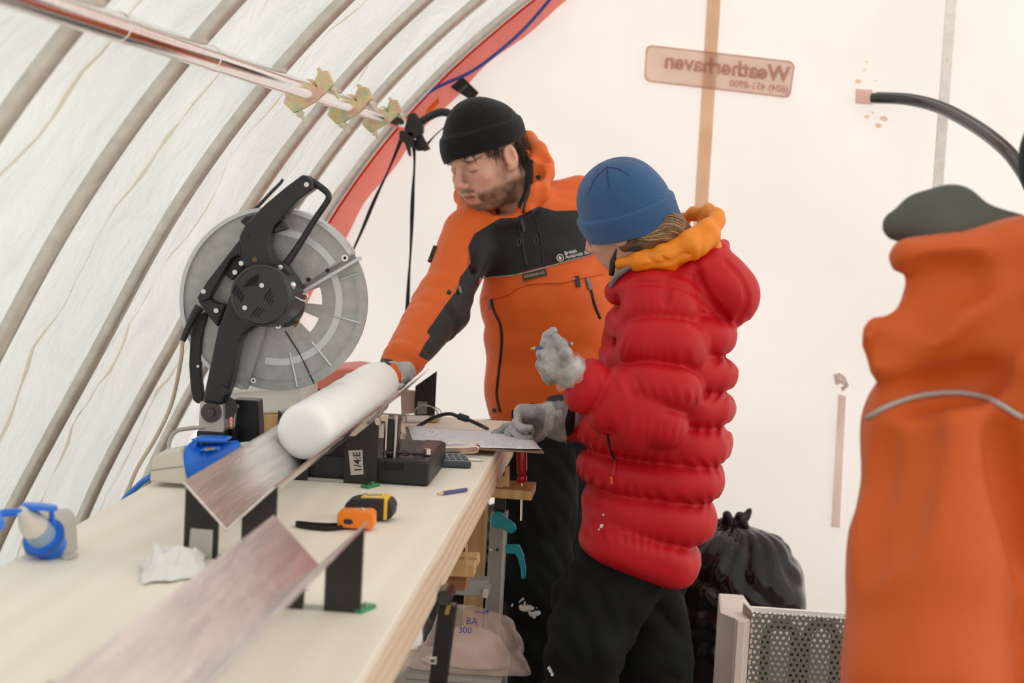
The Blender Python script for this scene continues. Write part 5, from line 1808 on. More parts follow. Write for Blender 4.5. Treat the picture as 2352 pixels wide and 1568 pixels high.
jv.relief(lambda x, y, z: .0045 * wv1(x, y, z) + .0020 * wv2(x * .8, y, z * 1.3) - .0012 * np.abs(wv3(x, y, z)) - .0075 * np.abs(wvz(x * .35 + .2 * z, y * .3, z * 1.5)) * np.clip((1.32 - z) * 6, 0, 1) + .004)
zh = P(1250, 958, 4.5)[2]
jv.clip(lambda X, Y, Z: (zh + .01 * np.sin(X * 40) - Z) * (X > -.28) + 0 * Y + (X <= -.28) * -.1)
V, Q = jv.mesh(1)
N = normals(V, Q)
px = proj(V)
front = ((CAM - V) * N).sum(1) > -.0
c = np.tile(ORANGE, (len(V), 1))
cr2 = lambda L: [(820 + .421 * a_, 200 + .421 * b2_) for a_, b2_ in L]
yoke = cr2([(640, 800), (780, 715), (868, 712), (890, 700), (990, 650), (1080, 675), (1215, 672), (1400, 690), (1400, 890), (1310, 905), (1150, 950), (1000, 985), (830, 1030), (668, 1042), (660, 1130), (645, 1190), (610, 1310), (530, 1370), (520, 1440), (440, 1520), (335, 1465), (370, 1400), (400, 1360), (380, 1335), (480, 1190), (550, 1100), (560, 1040), (620, 960), (605, 870)])
zone = np.maximum(sd_poly(px, yoke), sd_poly(px, [(860, 834), (878, 822), (904, 826), (899, 837), (872, 843)]))
zone = np.where(front, zone, -15)
inner = in_poly(px, [(1195, 340), (1222, 370), (1226, 440), (1208, 478), (1196, 486), (1188, 470)]) & (V[:, 1] > 4.42)
c[inner] = JBLACK * 1.4
jac = skin('jacket', V, Q, M_SHELL, man, c)
set_zone(jac, np.clip(zone, -15, 15))
sj = Surf(V, Q)
# piping, flap edge, zips, pulls, badges
ribbon('piping', sj.path([(1100, 640), (1130, 636), (1170, 633), (1210, 626), (1260, 612), (1310, 598), (1375, 580)], 6), .0028, mat('grey_piping', (.42, .38, .36), .5), jac)
pk = sj.path([(1110, 684), (1130, 684), (1165, 676), (1190, 660), (1225, 650), (1290, 648), (1330, 638), (1385, 628)], 6, .002)
MB().tube(pk, .0035, 8).build('pocket_flap_edge', mat('jacket_orange', tuple(ORANGE), .6), jac, smooth='all')
ribbon('zip', sj.path([(1129, 682), (1137, 715), (1150, 745), (1153, 790), (1147, 850), (1142, 905), (1150, 945)], 6), .0075, M_ZIP, jac)
ribbon('zip', sj.path([(1348, 640), (1358, 672), (1365, 700), (1378, 732)], 6), .0075, M_ZIP, jac)
ribbon('zip', sj.path([(1193, 496), (1196, 530), (1203, 575), (1209, 612)], 6), .010, M_ZIP, jac)
ribbon('drawcord', sj.path([(1229, 500), (1238, 530), (1245, 570), (1250, 612)], 6), .003, M_ZIP, jac)
ribbon('hood_zip', sj.path([(1222, 372), (1222, 400), (1216, 440), (1206, 470), (1202, 488)], 6, .003), .006, M_ZIP, jac)
def pull(px_, py_, dx, dy, w_=.007, m_=M_ZIPGREY, L=.02):
    p_, n_ = sj.at(px_, py_, .004)
    p2, _ = sj.at(px_ + dx, py_ + dy, .006)
    if p_ is None or p2 is None:
        return
    t_ = p2 - p_
    MB().obox((p_ + p2) / 2, t_ / 2, nrm(np.cross(t_, n_)) * w_ / 2, n_ * .0015).build('zip_pull', m_, jac, bevel=.001)
pull(1128, 685, -1, 26)
pull(1324, 634, 3, 26, m_=M_ZIP, w_=.012)
pull(1347, 638, 8, 28, w_=.010)
pull(1053, 657, 2, 18)
pull(1196, 505, 8, 28, w_=.010, m_=M_ZIP)
for lx, ly in ((1192, 556), (1231, 552)):
    p_, n_ = sj.at(lx, ly, .004)
    if p_ is not None:
        MB().torus(p_, n_, .0095, .0018, 16, 6, .5, u=(0, 0, 1)).build('cord_loop', mat('grey_loop', (.06, .06, .065), .5), jac, smooth='all')
for lx, ly in ((1031, 672), (1221, 372), (1237, 407), (1136, 942)):
    p_, n_ = sj.at(lx, ly, .0005)
    if p_ is not None:
        MB().cyl(p_, p_ + n_ * .004, .0055, 14).build('snap', M_ZIP, jac)
# chest emblem and lettering
M_WHITEPR = mat('white_print', (.78, .78, .78), .6)
def patch_axes(px_, py_, dx, dy):
    p_, n_ = sj.at(px_, py_, .004)
    p2, _ = sj.at(px_ + dx, py_ + dy, .004)
    e_ = nrm(p2 - p_)
    e_ = nrm(e_ - n_ * (e_ @ n_))
    return p_, n_, e_, np.cross(n_, e_) * (1 if np.cross(n_, e_)[2] > 0 else -1)
p_, n_, e_, u_2 = patch_axes(1286, 592, 30, -7)
MB().torus(p_, n_, .0085, .0012, 28, 6).build('emblem', M_WHITEPR, jac, smooth='all')
MB().prism([p_ + e_ * a_ * .006 + u_2 * b2_ * .006 for a_, b2_ in ((-.7, .3), (0, .9), (.2, .3), (.8, .2), (.3, -.5), (-.2, -.9), (-.6, -.4))], n_ * .0008).build('emblem', M_WHITEPR, jac)
q = p_ + e_ * .013 + n_ * .001
text('lettering', 'British', M_WHITEPR, q + u_2 * .004, e_, u_2, .0125, jac, ext=.0003, bold=.0002)
text('lettering', 'Antarctic Survey', M_WHITEPR, q - u_2 * .006, e_, u_2, .0125, jac, ext=.0003, bold=.0002)
MB().obox(q + e_ * .04 - u_2 * .0105, e_ * .04, u_2 * .0009, n_ * .0003).build('lettering', mat('dim_print', (.25, .25, .25), .6), jac)
p_, n_, e_, u_2 = patch_axes(1228, 631, 24, -5)
MB().obox(p_, e_ * .031, u_2 * .0085, n_ * .001).build('chest_label', mat('dark_label', (.022, .018, .016), .5), jac)
rr_ = random.Random(5)
for i in range(9):
    MB().obox(p_ + e_ * (-.024 + .006 * i) + n_ * .0015, e_ * .002, u_2 * .004 * rr_.uniform(.7, 1), n_ * .0003).build('label_mark', mat('tan_print', (.30, .24, .18), .5), jac)
pa_ = sj.path([(1004, 566), (998, 582), (990, 604)], 4, .003)
ribbon('sleeve_label', pa_, .014, mat('dark_label'), jac)
for x_, y_ in ((998, 580), (993, 597)):
    p_, n_ = sj.at(x_, y_, .0045)
    if p_ is not None:
        MB().cyl(p_, p_ + n_ * .0005, .004, 8).build('label_mark', mat('amber_print', (.50, .25, .03), .5), jac)
# near glove at the far end of the core, and the other one
gv, tips = hand_vol(P(903, 862, 4.075), (-.85, -.10, -.35), (-.1, -1, 0), -1, [(1.1, 1.1, .6)] * 4, 1.0, thumb=(.5, .7, .3), forearm=P(925, 832, 4.12))
V, Q = gv.mesh(1)
skin('glove', V, Q, M_GLOVE, man)
gv, tips = hand_vol(WRL, WRL - ELL, (-.9, .3, 0), 1, [(.4, .5, .4)] * 4, 1.0, h=.004)
V, Q = gv.mesh(1)
skin('glove', V, Q, M_GLOVE, man)
p0_ = P(896, 842, 4.055)
cuffpts = np.array([P(902, 858, 4.07) + .038 * (math.cos(a_) * np.array([.88, .1, -.4]) + math.sin(a_) * np.array([.1, .85, .3])) for a_ in np.linspace(0, 2 * math.pi, 30)])
G = np.stack([cuffpts, cuffpts * .97 + P(885, 875, 4.03) * .03 + np.array([-.006, -.012, -.014])], 1)
MB().grid(G).build('glove_cuff', mat('white_liner', (.66, .63, .62), .5), man, solid=.003, smooth='all')

# ================================================================ THE WOMAN WITH THE CLIPBOARD
wom = thing('person', 'person in a blue beanie and red down jacket holding a clipboard', 'person', P(1450, 1290, 3.95) * np.array([1, 1, 0]))
YW = 3.92
Fw = (-.80, .42, -.42)
RW = frame(Fw, math.radians(22))
SW = .97
CW = P(1434, 508, 3.95)
neck_w = to_local(P(1490, 640, 3.98), CW, RW, SW)
hv = head_vol(neck_w, True)
V1, Q1 = hv.mesh(1)
cols1 = face_colours(V1, False, 5)
W1 = place(V1, CW, RW, SW)
WS = P(1520, 690, 3.88), P(1500, 690, 4.12)          # shoulders near, far
WE = P(1505, 950, 3.80), P(1420, 960, 4.22)          # elbows
WW = P(1318, 862, 3.76), P(1300, 955, 4.03)          # wrists
WH = P(1455, 1250, 3.935), P(1460, 1250, 4.02)
WK = P(1352, 1470, 3.86), P(1490, 1500, 4.06)
WA = np.array([P(1290, 1568, 3.86)[0], 3.90, .10]), np.array([P(1520, 1568, 4.1)[0] + .02, 4.12, .10])
def wbld(bv):
    bv.cap(P(1520, 660, 3.98), P(1480, 1200, 3.97), .09, .09, .05)
    bv.cap(WS[0], WS[1], .045, .045, .05)
    for s_, e_, w_ in zip(WS, WE, WW):
        bv.cap(s_, e_, .042, .036, .03)
        bv.cap(e_, w_, .036, .026, .02)
        bv.cap(w_, w_ + nrm(w_ - e_) * .05, .022, .018, .02)
    for h_, k_, a_ in zip(WH, WK, WA):
        bv.cap(h_, k_, .055, .045, .04)
        bv.cap(k_, a_, .045, .035, .03)
        bv.cap(a_ + np.array([.03, 0, -.04]), a_ + np.array([-.14, 0, -.06]), .035, .03, .03)
V, Q, c = person_body(W1, Q1, cols1, wbld, (-.35, 3.55, 0), (.45, 4.4, 1.5))
skin('body', V, Q, M_SKIN, wom, c)

# blue beanie with a turned-up cuff
hb_ = Vol((-.12, -.15, -.08), (.12, .14, .17), .0026)
hb_.ell((0, -.018, .034), (.090, .110, .100), .01)
hb_.cap((0, -.016, -.04), (0, -.018, .02), .088, .088, .02, sc=(1, 1.18, 1))
hb_.ell((0, -.020, .085), (.066, .080, .055), .04)
def cutw(y, x=0):
    return -.022 + .20 * y
rel = lambda x, y, z: -.0075 * (1 / (1 + np.exp((z - (.038 + .20 * y)) / .0016)))
hb_.relief(rel)
ang = lambda x, y: np.arctan2(x, y + .02)
hb_.relief(lambda x, y, z: .0035 * np.exp(-((z - .16) / .05) ** 2) * np.exp(-(np.abs(np.sin(ang(x, y) * 2)) / .06) ** 2))
hb_.relief(lambda x, y, z: .0022 * np.exp(-((z - (.0395 + .20 * y)) / .0022) ** 2))
hb_.clip(lambda X, Y, Z: cutw(Y) - Z + 0 * X)
hb_.ell((0, -.018, .03), (.079, .101, .088), .004, cut=True)
V, Q = hb_.mesh(1)
M_BLUEKNIT = mat('blue_knit', (.042, .110, .255), .9, sheen=.25, spec=.2)
nt = M_BLUEKNIT.node_tree
at = nt.nodes.new('ShaderNodeAttribute')
at.attribute_name = 'Rib'
mth = nt.nodes.new('ShaderNodeMath')
mth.operation = 'SINE'
nt.links.new(at.outputs['Fac'], mth.inputs[0])
bp = nt.nodes.new('ShaderNodeBump')
bp.inputs['Strength'].default_value = .35
bp.inputs['Distance'].default_value = .002
nt.links.new(mth.outputs[0], bp.inputs['Height'])
nt.links.new(bp.outputs['Normal'], nt.nodes['Principled BSDF'].inputs['Normal'])
o = skin('beanie', place(V, CW, RW, SW), Q, M_BLUEKNIT, wom)
at_ = o.data.attributes.new('Rib', 'FLOAT', 'POINT')
at_.data.foreach_set('value', (ang(V[:, 0], V[:, 1]) * 120).astype(np.float32))
shat = Surf(place(V, CW, RW, SW), Q)
for pth in ([(1394, 384), (1396, 410), (1399, 436)], [(1394, 384), (1366, 412), (1350, 452)], [(1394, 384), (1420, 388), (1446, 404)]):
    pp_ = shat.path(pth, 6, .0002)
    if len(pp_) > 3:
        MB().tube(pp_, [.0012, .0012, .0006], 6).build('crown_seam', mat('dark_blue_seam', (.015, .04, .11), .9), o, smooth='all')

# hair gathered at the nape
M_LHAIR = mat('light_brown_hair', (.32, .17, .07), .42, vcol=True)
hc = Vol(P(1535, 540, 3.96) - .13, P(1535, 540, 3.96) + .13, .003)
HL = [((1440, 560, 3.90), (1500, 548, 3.885), .020), ((1490, 552, 3.885), (1548, 520, 3.89), .030), ((1545, 518, 3.89), (1568, 538, 3.91), .026),
      ((1566, 542, 3.91), (1525, 560, 3.93), .024), ((1450, 560, 3.93), (1530, 555, 3.95), .028), ((1430, 545, 3.96), (1500, 520, 3.98), .03)]
for a_, b2_, r_ in HL:
    hc.cap(P(*a_), P(*b2_), r_, r_ * .95, .014)
V, Q = hc.mesh(2)
hr = skin('hair', V, Q, M_LHAIR, wom, np.tile(np.array([.16, .085, .038]), (len(V), 1)))
sh_ = Surf(V, Q)
rg = np.random.RandomState(8)
mats_h = [mat('hair_strands_%d' % i, c_, .38) for i, c_ in enumerate(((.16, .085, .035), (.30, .17, .075), (.46, .30, .15)))]
bb = [MB(), MB(), MB()]
for i in range(150):
    # each lock runs back from the cuff and curls round the bun
    t0 = rg.uniform(0, 1)
    y0, dy = 515 + 45 * t0, rg.uniform(-8, 8)
    pth = [(1440 + rg.uniform(0, 40), 552 - 8 * t0 + dy), (1490, y0 + 12 - 18 * t0), (1530 + rg.uniform(-8, 8), y0 - 18 + 10 * t0 + dy), (1556 + 14 * (1 - t0), y0 - 4 + dy), (1560 + rg.uniform(-8, 8), y0 + 22)]
    pts = sh_.path(pth[rg.randint(0, 2):rg.randint(4, 6)], 4, rg.uniform(.0005, .003))
    if len(pts) > 4:
        bb[rg.randint(0, 3)].tube(pts, [.0006, .0016, .0005], 5)
for i, b in enumerate(bb):
    b.build('hair_locks', mats_h[i], hr, smooth='all')
b = MB()
for i in range(26):
    p0 = P(1500 + rg.uniform(0, 60), 510 + rg.uniform(-10, 20), 3.88 + rg.uniform(0, .03))
    p1 = p0 + np.array([rg.uniform(.0, .04), rg.uniform(-.01, .01), rg.uniform(-.005, .025)])
    b.tube(spline([p0, (p0 + p1) / 2 + rg.normal(0, .006, 3), p1], 4), .0004, 4)
b.build('loose_strands', mats_h[1], hr)

# quilted down jacket: every baffle is a swollen ring, sewn tight between
M_DOWN = mat('red_down_fabric', (.48, .010, .018), .5, vcol=True, bump=.08, bscale=45, spec=.25)
RED = np.array([.52, .0080, .016])
dv = Vol((-.17, 3.58, .60), (.46, 4.40, 1.48), .0042)
wq, wr_ = Waves(81, 9, 20, 45), Waves(82, 9, 60, 120)
def baffle(x0, x1, y0, y1, Yc, ry, k=.006, tilt=0.0, pw=2.5, rz=1.16):
    k = min(k, .012) * .6 if k < .03 else k
    cx, cy = (x0 + x1) / 2, (y0 + y1) / 2
    c_ = P(cx, cy, Yc)
    s_ = Yc / F
    ct, st_ = math.cos(tilt), math.sin(tilt)
    R_ = np.array([[ct, 0, st_], [0, 1, 0], [-st_, 0, ct]])
    dv.ell(c_, ((x1 - x0) / 2 * s_, ry, (y1 - y0) / 2 * s_ * rz), k, R_, pw=pw)
T = math.radians
baffle(1408, 1665, 625, 735, 3.99, .150, .03, T(-8), 2.2)
baffle(1388, 1692, 705, 805, 3.98, .165, .014, T(-4))
baffle(1372, 1692, 790, 885, 3.98, .170, .012, T(-6))
baffle(1350, 1692, 868, 965, 3.98, .172, .012, T(-5))
baffle(1326, 1686, 946, 1055, 3.98, .172, .012, T(-4))
baffle(1326, 1668, 1034, 1134, 3.97, .170, .012, T(-3))
baffle(1330, 1650, 1112, 1232, 3.97, .172, .012, T(-6))
baffle(1322, 1614, 1196, 1302, 3.96, .176, .012, T(-18), 3.0)
# near sleeve
def seg(a, b_, r, ln, k=.012, flat=1.0, pw=2.5):
    a, b_ = np.asarray(a), np.asarray(b_)
    d_ = nrm(b_ - a)
    u_3 = nrm(np.cross(d_, [0, 1.0, 0]))
    w_3 = np.cross(d_, u_3)
    dv.ell((a + b_) / 2, (r, r * flat, np.linalg.norm(b_ - a) / 2 * ln), k, np.array([u_3, w_3, d_]), pw=pw)
sl = [P(1512, 668, 3.90), P(1520, 752, 3.855), P(1520, 850, 3.82), P(1508, 940, 3.795), P(1488, 1000, 3.79)]
for i, (r_, ln) in enumerate(((.088, 1.5), (.098, 1.25), (.096, 1.25), (.082, 1.7))):
    seg(sl[i], sl[i + 1], r_, ln, .008)
fl = [P(1500, 975, 3.79), P(1432, 935, 3.78), P(1375, 902, 3.77), P(1318, 872, 3.76)]
for i, (r_, ln) in enumerate(((.078, 1.5), (.075, 1.35), (.062, 1.25))):
    seg(fl[i], fl[i + 1], r_, ln, .008)
# far sleeve
fs = [P(1490, 700, 4.14), P(1440, 830, 4.2), P(1405, 950, 4.2), P(1350, 958, 4.1), P(1300, 955, 4.04)]
for i, (r_, ln) in enumerate(((.08, 1.3), (.075, 1.3), (.07, 1.5), (.058, 1.4))):
    seg(fs[i], fs[i + 1], r_, ln, .014)
# hood lying on the back, collar
dv.ell(P(1640, 640, 3.98), (.098, .115, .072), .02, np.array([[.86, 0, -.5], [0, 1, 0], [.5, 0, .86]]))
dv.ell(P(1688, 680, 3.99), (.058, .09, .066), .014)
dv.ell(P(1590, 615, 3.96), (.085, .10, .034), .02, np.array([[.9, 0, .42], [0, 1, 0], [-.42, 0, .9]]))
dv.ell(P(1480, 640, 3.93), (.085, .10, .026), .02, np.array([[.93, 0, .36], [0, 1, 0], [-.36, 0, .93]]))
dv.cap(P(1412, 672, 3.93), P(1450, 636, 3.90), .024, .024, .015)
dv.cap(P(1650, 565, 3.95), P(1665, 560, 4.0), .010, .010, .02)
dv.cap(P(1480, 560, 3.98), P(1490, 660, 3.99), .060, .045, .015, cut=True)
# sewn-in gathers near the seams, small creases
zs = [P(1500, y_, 3.9)[2] for y_ in (705, 800, 882, 962, 1045, 1126, 1226)]
def gather(x, y, z):
    g_ = 0
    for q_ in zs:
        g_ = g_ + np.exp(-((z - q_ + .12 * (x - .06)) / .018) ** 2)
    return .0012 * wq(x, y, z) + .0011 * np.sin(x * 260 + 4 * wq(x, y, z)) * np.clip(g_, 0, 1) + .0006 * wr_(x, y, z)
dv.relief(gather)
groove(dv, [[(1596, 600), (1606, 640), (1632, 690), (1650, 706)], [(1668, 600), (1704, 640), (1718, 690), (1700, 728)],
            [(1530, 640), (1532, 668), (1528, 694)], [(1450, 650), (1500, 648), (1560, 655), (1620, 690), (1668, 735)]], .0035, .012)
# side seam and the pocket opening
dv.cap(P(1398, 1000, 3.72), P(1412, 1050, 3.72), .014, .008, .008, cut=True)
for q_ in ((1525, 640, 1535, 700),):
    pass
V, Q = dv.mesh(1)
c = np.tile(RED, (len(V), 1))
dj = skin('down_jacket', V, Q, M_DOWN, wom, c)
sd_ = Surf(V, Q)
M_ORZIP = mat('orange_zip', (.75, .08, .02), .4)
ribbon('pocket_zip', sd_.path([(1396, 996), (1400, 1020), (1408, 1046), (1414, 1060)], 5), .005, M_ZIP, dj)
ribbon('pocket_zip', sd_.path([(1414, 1056), (1412, 1078), (1407, 1094)], 5, .003), .006, mat('red_cord', (.55, .02, .02), .4), dj)
p_, n_ = sd_.at(1406, 1102, .006)
if p_ is not None:
    MB().obox(p_, np.array([.003, 0, 0]), n_ * .0015, np.array([-.001, 0, .009])).build('zip_pull', M_ORZIP, dj, bevel=.001)
for x_, y_, r_ in ((1382, 1208, .006), (1386, 1182, .003), (1376, 1216, .003)):
    p_, n_ = sd_.at(x_, y_, .001)
    if p_ is not None:
        MB().lathe(p_ - n_ * .002, n_, [(0, r_), (.003, r_ * .8), (.005, .001)], 7).build('snow_fleck', M_SNOW, dj, smooth='all')
# grey collar lining
MB().tube(spline([P(1402, 660, 3.885), P(1412, 640, 3.878), P(1432, 622, 3.872), P(1456, 611, 3.872)], 5), [.006, .010, .010, .006], 10, flat=.5).build('collar_lining', mat('grey_lining', (.22, .22, .23), .7), dj, smooth='all')

# orange hood of the layer below
ov = Vol(P(1540, 560, 3.95) - np.array([.17, .16, .12]), P(1540, 560, 3.95) + np.array([.17, .18, .14]), .003)
def orange(L, k=.012, cut=False):
    ov.chain([P(*q_[:3]) for q_ in L], [q_[3] for q_ in L], k, None, cut)
orange([(1428, 604, 3.885, .010), (1470, 598, 3.868, .020), (1530, 590, 3.865, .026), (1585, 566, 3.875, .028), (1625, 535, 3.895, .024), (1646, 506, 3.93, .015)], .014)
orange([(1440, 606, 3.90, .016), (1540, 608, 3.90, .026), (1630, 575, 3.94, .022)], .02)
orange([(1640, 515, 3.92, .016), (1648, 496, 3.95, .013), (1625, 484, 3.99, .011), (1592, 492, 4.03, .012), (1566, 508, 4.06, .012)], .012)
orange([(1572, 505, 4.06, .014), (1520, 540, 4.08, .02), (1450, 580, 4.06, .02), (1415, 598, 3.99, .014)], .010)
orange([(1600, 545, 3.99, .02), (1625, 510, 3.99, .014)], .02)
# folds running along the cloth
for L in ([(1450, 590, 3.845, .004), (1520, 578, 3.835, .005), (1580, 550, 3.842, .005), (1620, 512, 3.865, .004)],
          [(1480, 612, 3.846, .004), (1550, 598, 3.836, .005), (1610, 562, 3.858, .004)],
          [(1500, 572, 3.842, .003), (1530, 598, 3.838, .004)], [(1470, 578, 3.85, .003), (1500, 600, 3.842, .004)]):
    orange(L, .007, True)
wo1, wo2 = Waves(83, 9, 30, 70), Waves(84, 9, 80, 150)
ov.relief(lambda x, y, z: .0030 * wo1(x, y, z) - .0030 * np.abs(wo2(x, y, z)))
V, Q = ov.mesh(1)
c = np.tile(np.array([.85, .25, .006]), (len(V), 1))
oo = skin('orange_hood', V, Q, mat('amber_shell', (.85, .25, .01), .5, vcol=True, bump=.1, bscale=60), wom, c)
MB().tube(spline([P(1404, 632, 3.89), P(1408, 600, 3.885), P(1416, 572, 3.88)], 5), [.006, .007, .0015], 8).build('zip_garage', M_ZIP, wom, smooth='all')
MB().tube(spline([P(1440, 576, 3.868), P(1458, 572, 3.860), P(1470, 572, 3.858)], 4), [.002, .005, .003], 8).build('cord_toggle', M_ZIP, oo, smooth='all')

# trousers, boots
tv = Vol((-.30, 3.55, .0), (.42, 4.35, .95), .0065)
wt1, wt2 = Waves(63, 10, 12, 28), Waves(64, 10, 35, 80)
tv.cap(P(1462, 1190, 3.96), P(1475, 1200, 4.0), .10, .10, .05)
tv.chain([WH[0], (WH[0] + WK[0]) / 2 + np.array([-.01, 0, 0]), WK[0], WA[0] + np.array([0, 0, .04])], [.092, .096, .090, .080], .03)
tv.chain([WH[1], (WH[1] + WK[1]) / 2 + np.array([.0, 0, 0]), WK[1], WA[1] + np.array([0, 0, .04])], [.092, .092, .083, .078], .03)
tv.ell(P(1535, 1440, 4.06), (.035, .04, .05), .02)
tv.relief(lambda x, y, z: .010 * wt1(x, y, z * 1.3) - .009 * np.abs(wt2(x + .6 * z, y, z * .6)))
V, Q = tv.mesh(1)
wtr = skin('trousers', V, Q, M_BLKTROU, wom)
sw = Surf(V, Q)
bs_ = Vol((-.45, 3.6, -.01), (.45, 4.35, .34), .008)
for a_ in WA:
    bs_.cap(a_ + np.array([0, 0, .16]), a_ + np.array([.01, 0, 0]), .075, .070, .03)
    bs_.cap(a_ + np.array([.02, 0, -.05]), a_ + np.array([-.16, 0, -.055]), .048, .043, .03)
bs_.clip(lambda X, Y, Z: -Z + 0 * X + 0 * Y)
V, Q = bs_.mesh(1)
skin('boots', V, Q, mat('black_grey_boots'), wom)
b = MB()
for x_, y_ in ((1266, 1540), (1270, 1548), (1263, 1534)):
    p_, n_ = sw.at(x_, y_, .001)
    if p_ is not None:
        b.lathe(p_ - n_ * .002, n_, [(0, .006), (.004, .005), (.007, .001)], 7)
b.build('snow_patch', M_SNOW, wom, smooth='all')

# gloves
gv = Vol(P(1285, 820, 3.74) - .12, P(1285, 820, 3.74) + .12, .0024)
def gp(*q):
    return P(q[0], q[1], 3.74 + q[2])
gv.cap(gp(1345, 882, .02), gp(1318, 852, .012), .031, .029, .02)                     # wrist
for a_, b2_ in (((1318, 842, .0), (1276, 800, -.004)), ((1314, 852, .002), (1262, 820, -.006)), ((1312, 862, .006), (1262, 842, -.002)), ((1314, 868, .012), (1272, 862, .006))):
    gv.cap(gp(*a_), gp(*b2_), .021, .0165, .016)                                   # back of the hand
for pts_, rr in ((((1262, 818, -.006), (1246, 812, .006), (1248, 826, .030), (1266, 830, .036)), (.0150, .0130, .0115, .010)),
                 (((1260, 840, -.002), (1244, 838, .010), (1250, 850, .032), (1268, 850, .038)), (.0150, .0130, .0115, .010)),
                 (((1270, 862, .006), (1256, 864, .016), (1262, 872, .034), (1276, 868, .040)), (.0140, .0120, .0105, .0095))):
    gv.chain([gp(*q_) for q_ in pts_], rr, .005)                                   # three folded fingers
gv.chain([gp(1276, 800, -.004), gp(1254, 790, .004), gp(1258, 772, .014), gp(1271, 760, .016)], (.0145, .0125, .0110, .0098), .005)   # index finger
gv.chain([gp(1312, 840, -.008), gp(1300, 812, -.022), gp(1290, 790, -.020), gp(1278, 776, -.008)], (.017, .0135, .0120, .0105), .006)   # thumb
wv_ = Waves(78, 10, 100, 240)
gv.relief(lambda x, y, z: .0008 * wv_(x, y, z))
V, Q = gv.mesh(1)
gl = skin('glove', V, Q, M_GLOVE, wom)
gv2, tips2 = hand_vol(P(1282, 955, 4.015), (-1, -.05, -.10), (-.1, -.55, -.8), -1,
                      [(.25, .35, .2), (.9, 1.0, .7), (1.1, 1.2, .7), (1.2, 1.2, .7)], 1.0, thumb=(.55, .45, .5), forearm=P(1310, 955, 4.04), bulk=1.12)
V, Q = gv2.mesh(1)
gr_ = skin('glove', V, Q, M_GLOVE, wom)
def film(name, c0, axis, r0, r1, L, seed, parent):
    ax_ = nrm(axis)
    u_4 = nrm(np.cross(ax_, [0, 0, 1.0]))
    w_4 = np.cross(ax_, u_4)
    wf = Waves(seed, 6, 2, 6)
    G_ = []
    for i in range(9):
        t_ = i / 8
        row_ = []
        for k_ in range(29):
            a_ = 2 * math.pi * k_ / 28
            rr = (r0 + (r1 - r0) * t_) * (1 + .14 * math.sin(3 * a_ + seed) * t_ + .08 * math.sin(7 * a_ + 2 * t_ * 5) * t_)
            row_.append(np.asarray(c0) + ax_ * L * t_ * (1 + .15 * math.sin(2 * a_ + seed)) + rr * (math.cos(a_) * u_4 + math.sin(a_) * w_4))
        G_.append(row_)
    return MB().grid(np.array(G_)).build(name, M_FILM, parent, smooth='all')
film('film_cuff', P(1296, 832, 3.745), P(1335, 880, 3.76) - P(1298, 832, 3.745), .036, .044, .05, 2, gl)
film('film_cuff', P(1245, 960, 4.0), P(1290, 965, 4.01) - P(1245, 960, 4.0), .040, .050, .055, 5, gr_)
MB().lathe(P(1262, 953, 4.015), P(1300, 953, 4.03) - P(1262, 953, 4.015), [(0, .040), (.002, .043), (.022, .047), (.045, .048)], 28).build('black_cuff', mat('black_cuff_fabric', (.012, .012, .012), .7), wom, smooth='all', solid=.003)
t_ = pencil('held_pencil', P(1214, 801, 3.745), P(1312, 789, 3.722), 'blue pencil held in the gloved hand', mat('blue_pencil_paint', (.09, .14, .30), .4))

# ================================================================ THE PERSON AT THE RIGHT EDGE
nea = thing('person', 'person in an orange jacket cut off by the right edge, out of focus', 'person', (.82, 2.4, 0))
YN = 2.42
nv = Vol((.30, 2.05, .55), (1.34, 2.95, 1.60), .0075)
wn1, wn2 = Waves(101, 10, 6, 15), Waves(102, 10, 18, 40)
nv.cap(P(2440, 1010, 2.52), P(2420, 1560, 2.55), .19, .215, .06, sc=(1, .75, 1))
nv.cap(P(2420, 1560, 2.55), P(2420, 1950, 2.56), .22, .225, .06, sc=(1, .75, 1))
nv.cap(P(2180, 985, 2.48), P(2500, 930, 2.52), .10, .10, .06)
nv.chain([P(2160, 1010, 2.44), P(2130, 1290, 2.40), P(2115, 1560, 2.36), P(2110, 1690, 2.34)], [.100, .104, .108, .085], .05)
nv.chain([P(2640, 990, 2.58), P(2740, 1300, 2.64), P(2730, 1560, 2.56)], [.100, .09, .07], .05)
# folded hood
nv.cap(P(2220, 690, 2.43), P(2480, 640, 2.50), .080, .10, .04)
nv.cap(P(2030, 775, 2.40), P(2210, 770, 2.43), .028, .070, .03)
nv.cap(P(2012, 772, 2.40), P(1990, 778, 2.40), .020, .010, .03)
nv.cap(P(2055, 840, 2.41), P(2170, 820, 2.43), .034, .06, .03)
nv.cap(P(2090, 592, 2.42), P(2420, 565, 2.46), .028, .034, .02)
nv.cap(P(2380, 820, 2.45), P(2480, 900, 2.50), .10, .10, .06)
nv.cap(P(2060, 772, 2.395), P(1984, 775, 2.395), .026, .006, .02)
groove(nv, [[(2350, 600), (2250, 650), (2150, 705), (2085, 745)], [(2350, 705), (2280, 770), (2220, 840), (2160, 878)]], .022, .035)
groove(nv, [[(2080, 655), (2160, 645), (2240, 640)], [(2040, 905), (2110, 900), (2190, 893), (2290, 860)], [(2040, 800), (2090, 830)], [(2300, 1000), (2320, 1150), (2345, 1300)],
            [(2030, 1010), (2010, 1150), (1990, 1290)], [(2120, 960), (2100, 1100), (2060, 1250)]], .012, .035)
nv.relief(lambda x, y, z: .006 * wn1(x, y, z * .6) - .005 * np.abs(wn2(x * 1.2, y, z * .4)))
nv.clip(lambda X, Y, Z: .70 - Z + 0 * X + 0 * Y)
V, Q = nv.mesh(1)
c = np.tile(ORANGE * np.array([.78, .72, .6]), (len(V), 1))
nj = skin('jacket', V, Q, M_SHELL, nea, c)
set_zone(nj, np.full(len(V), -1.0))
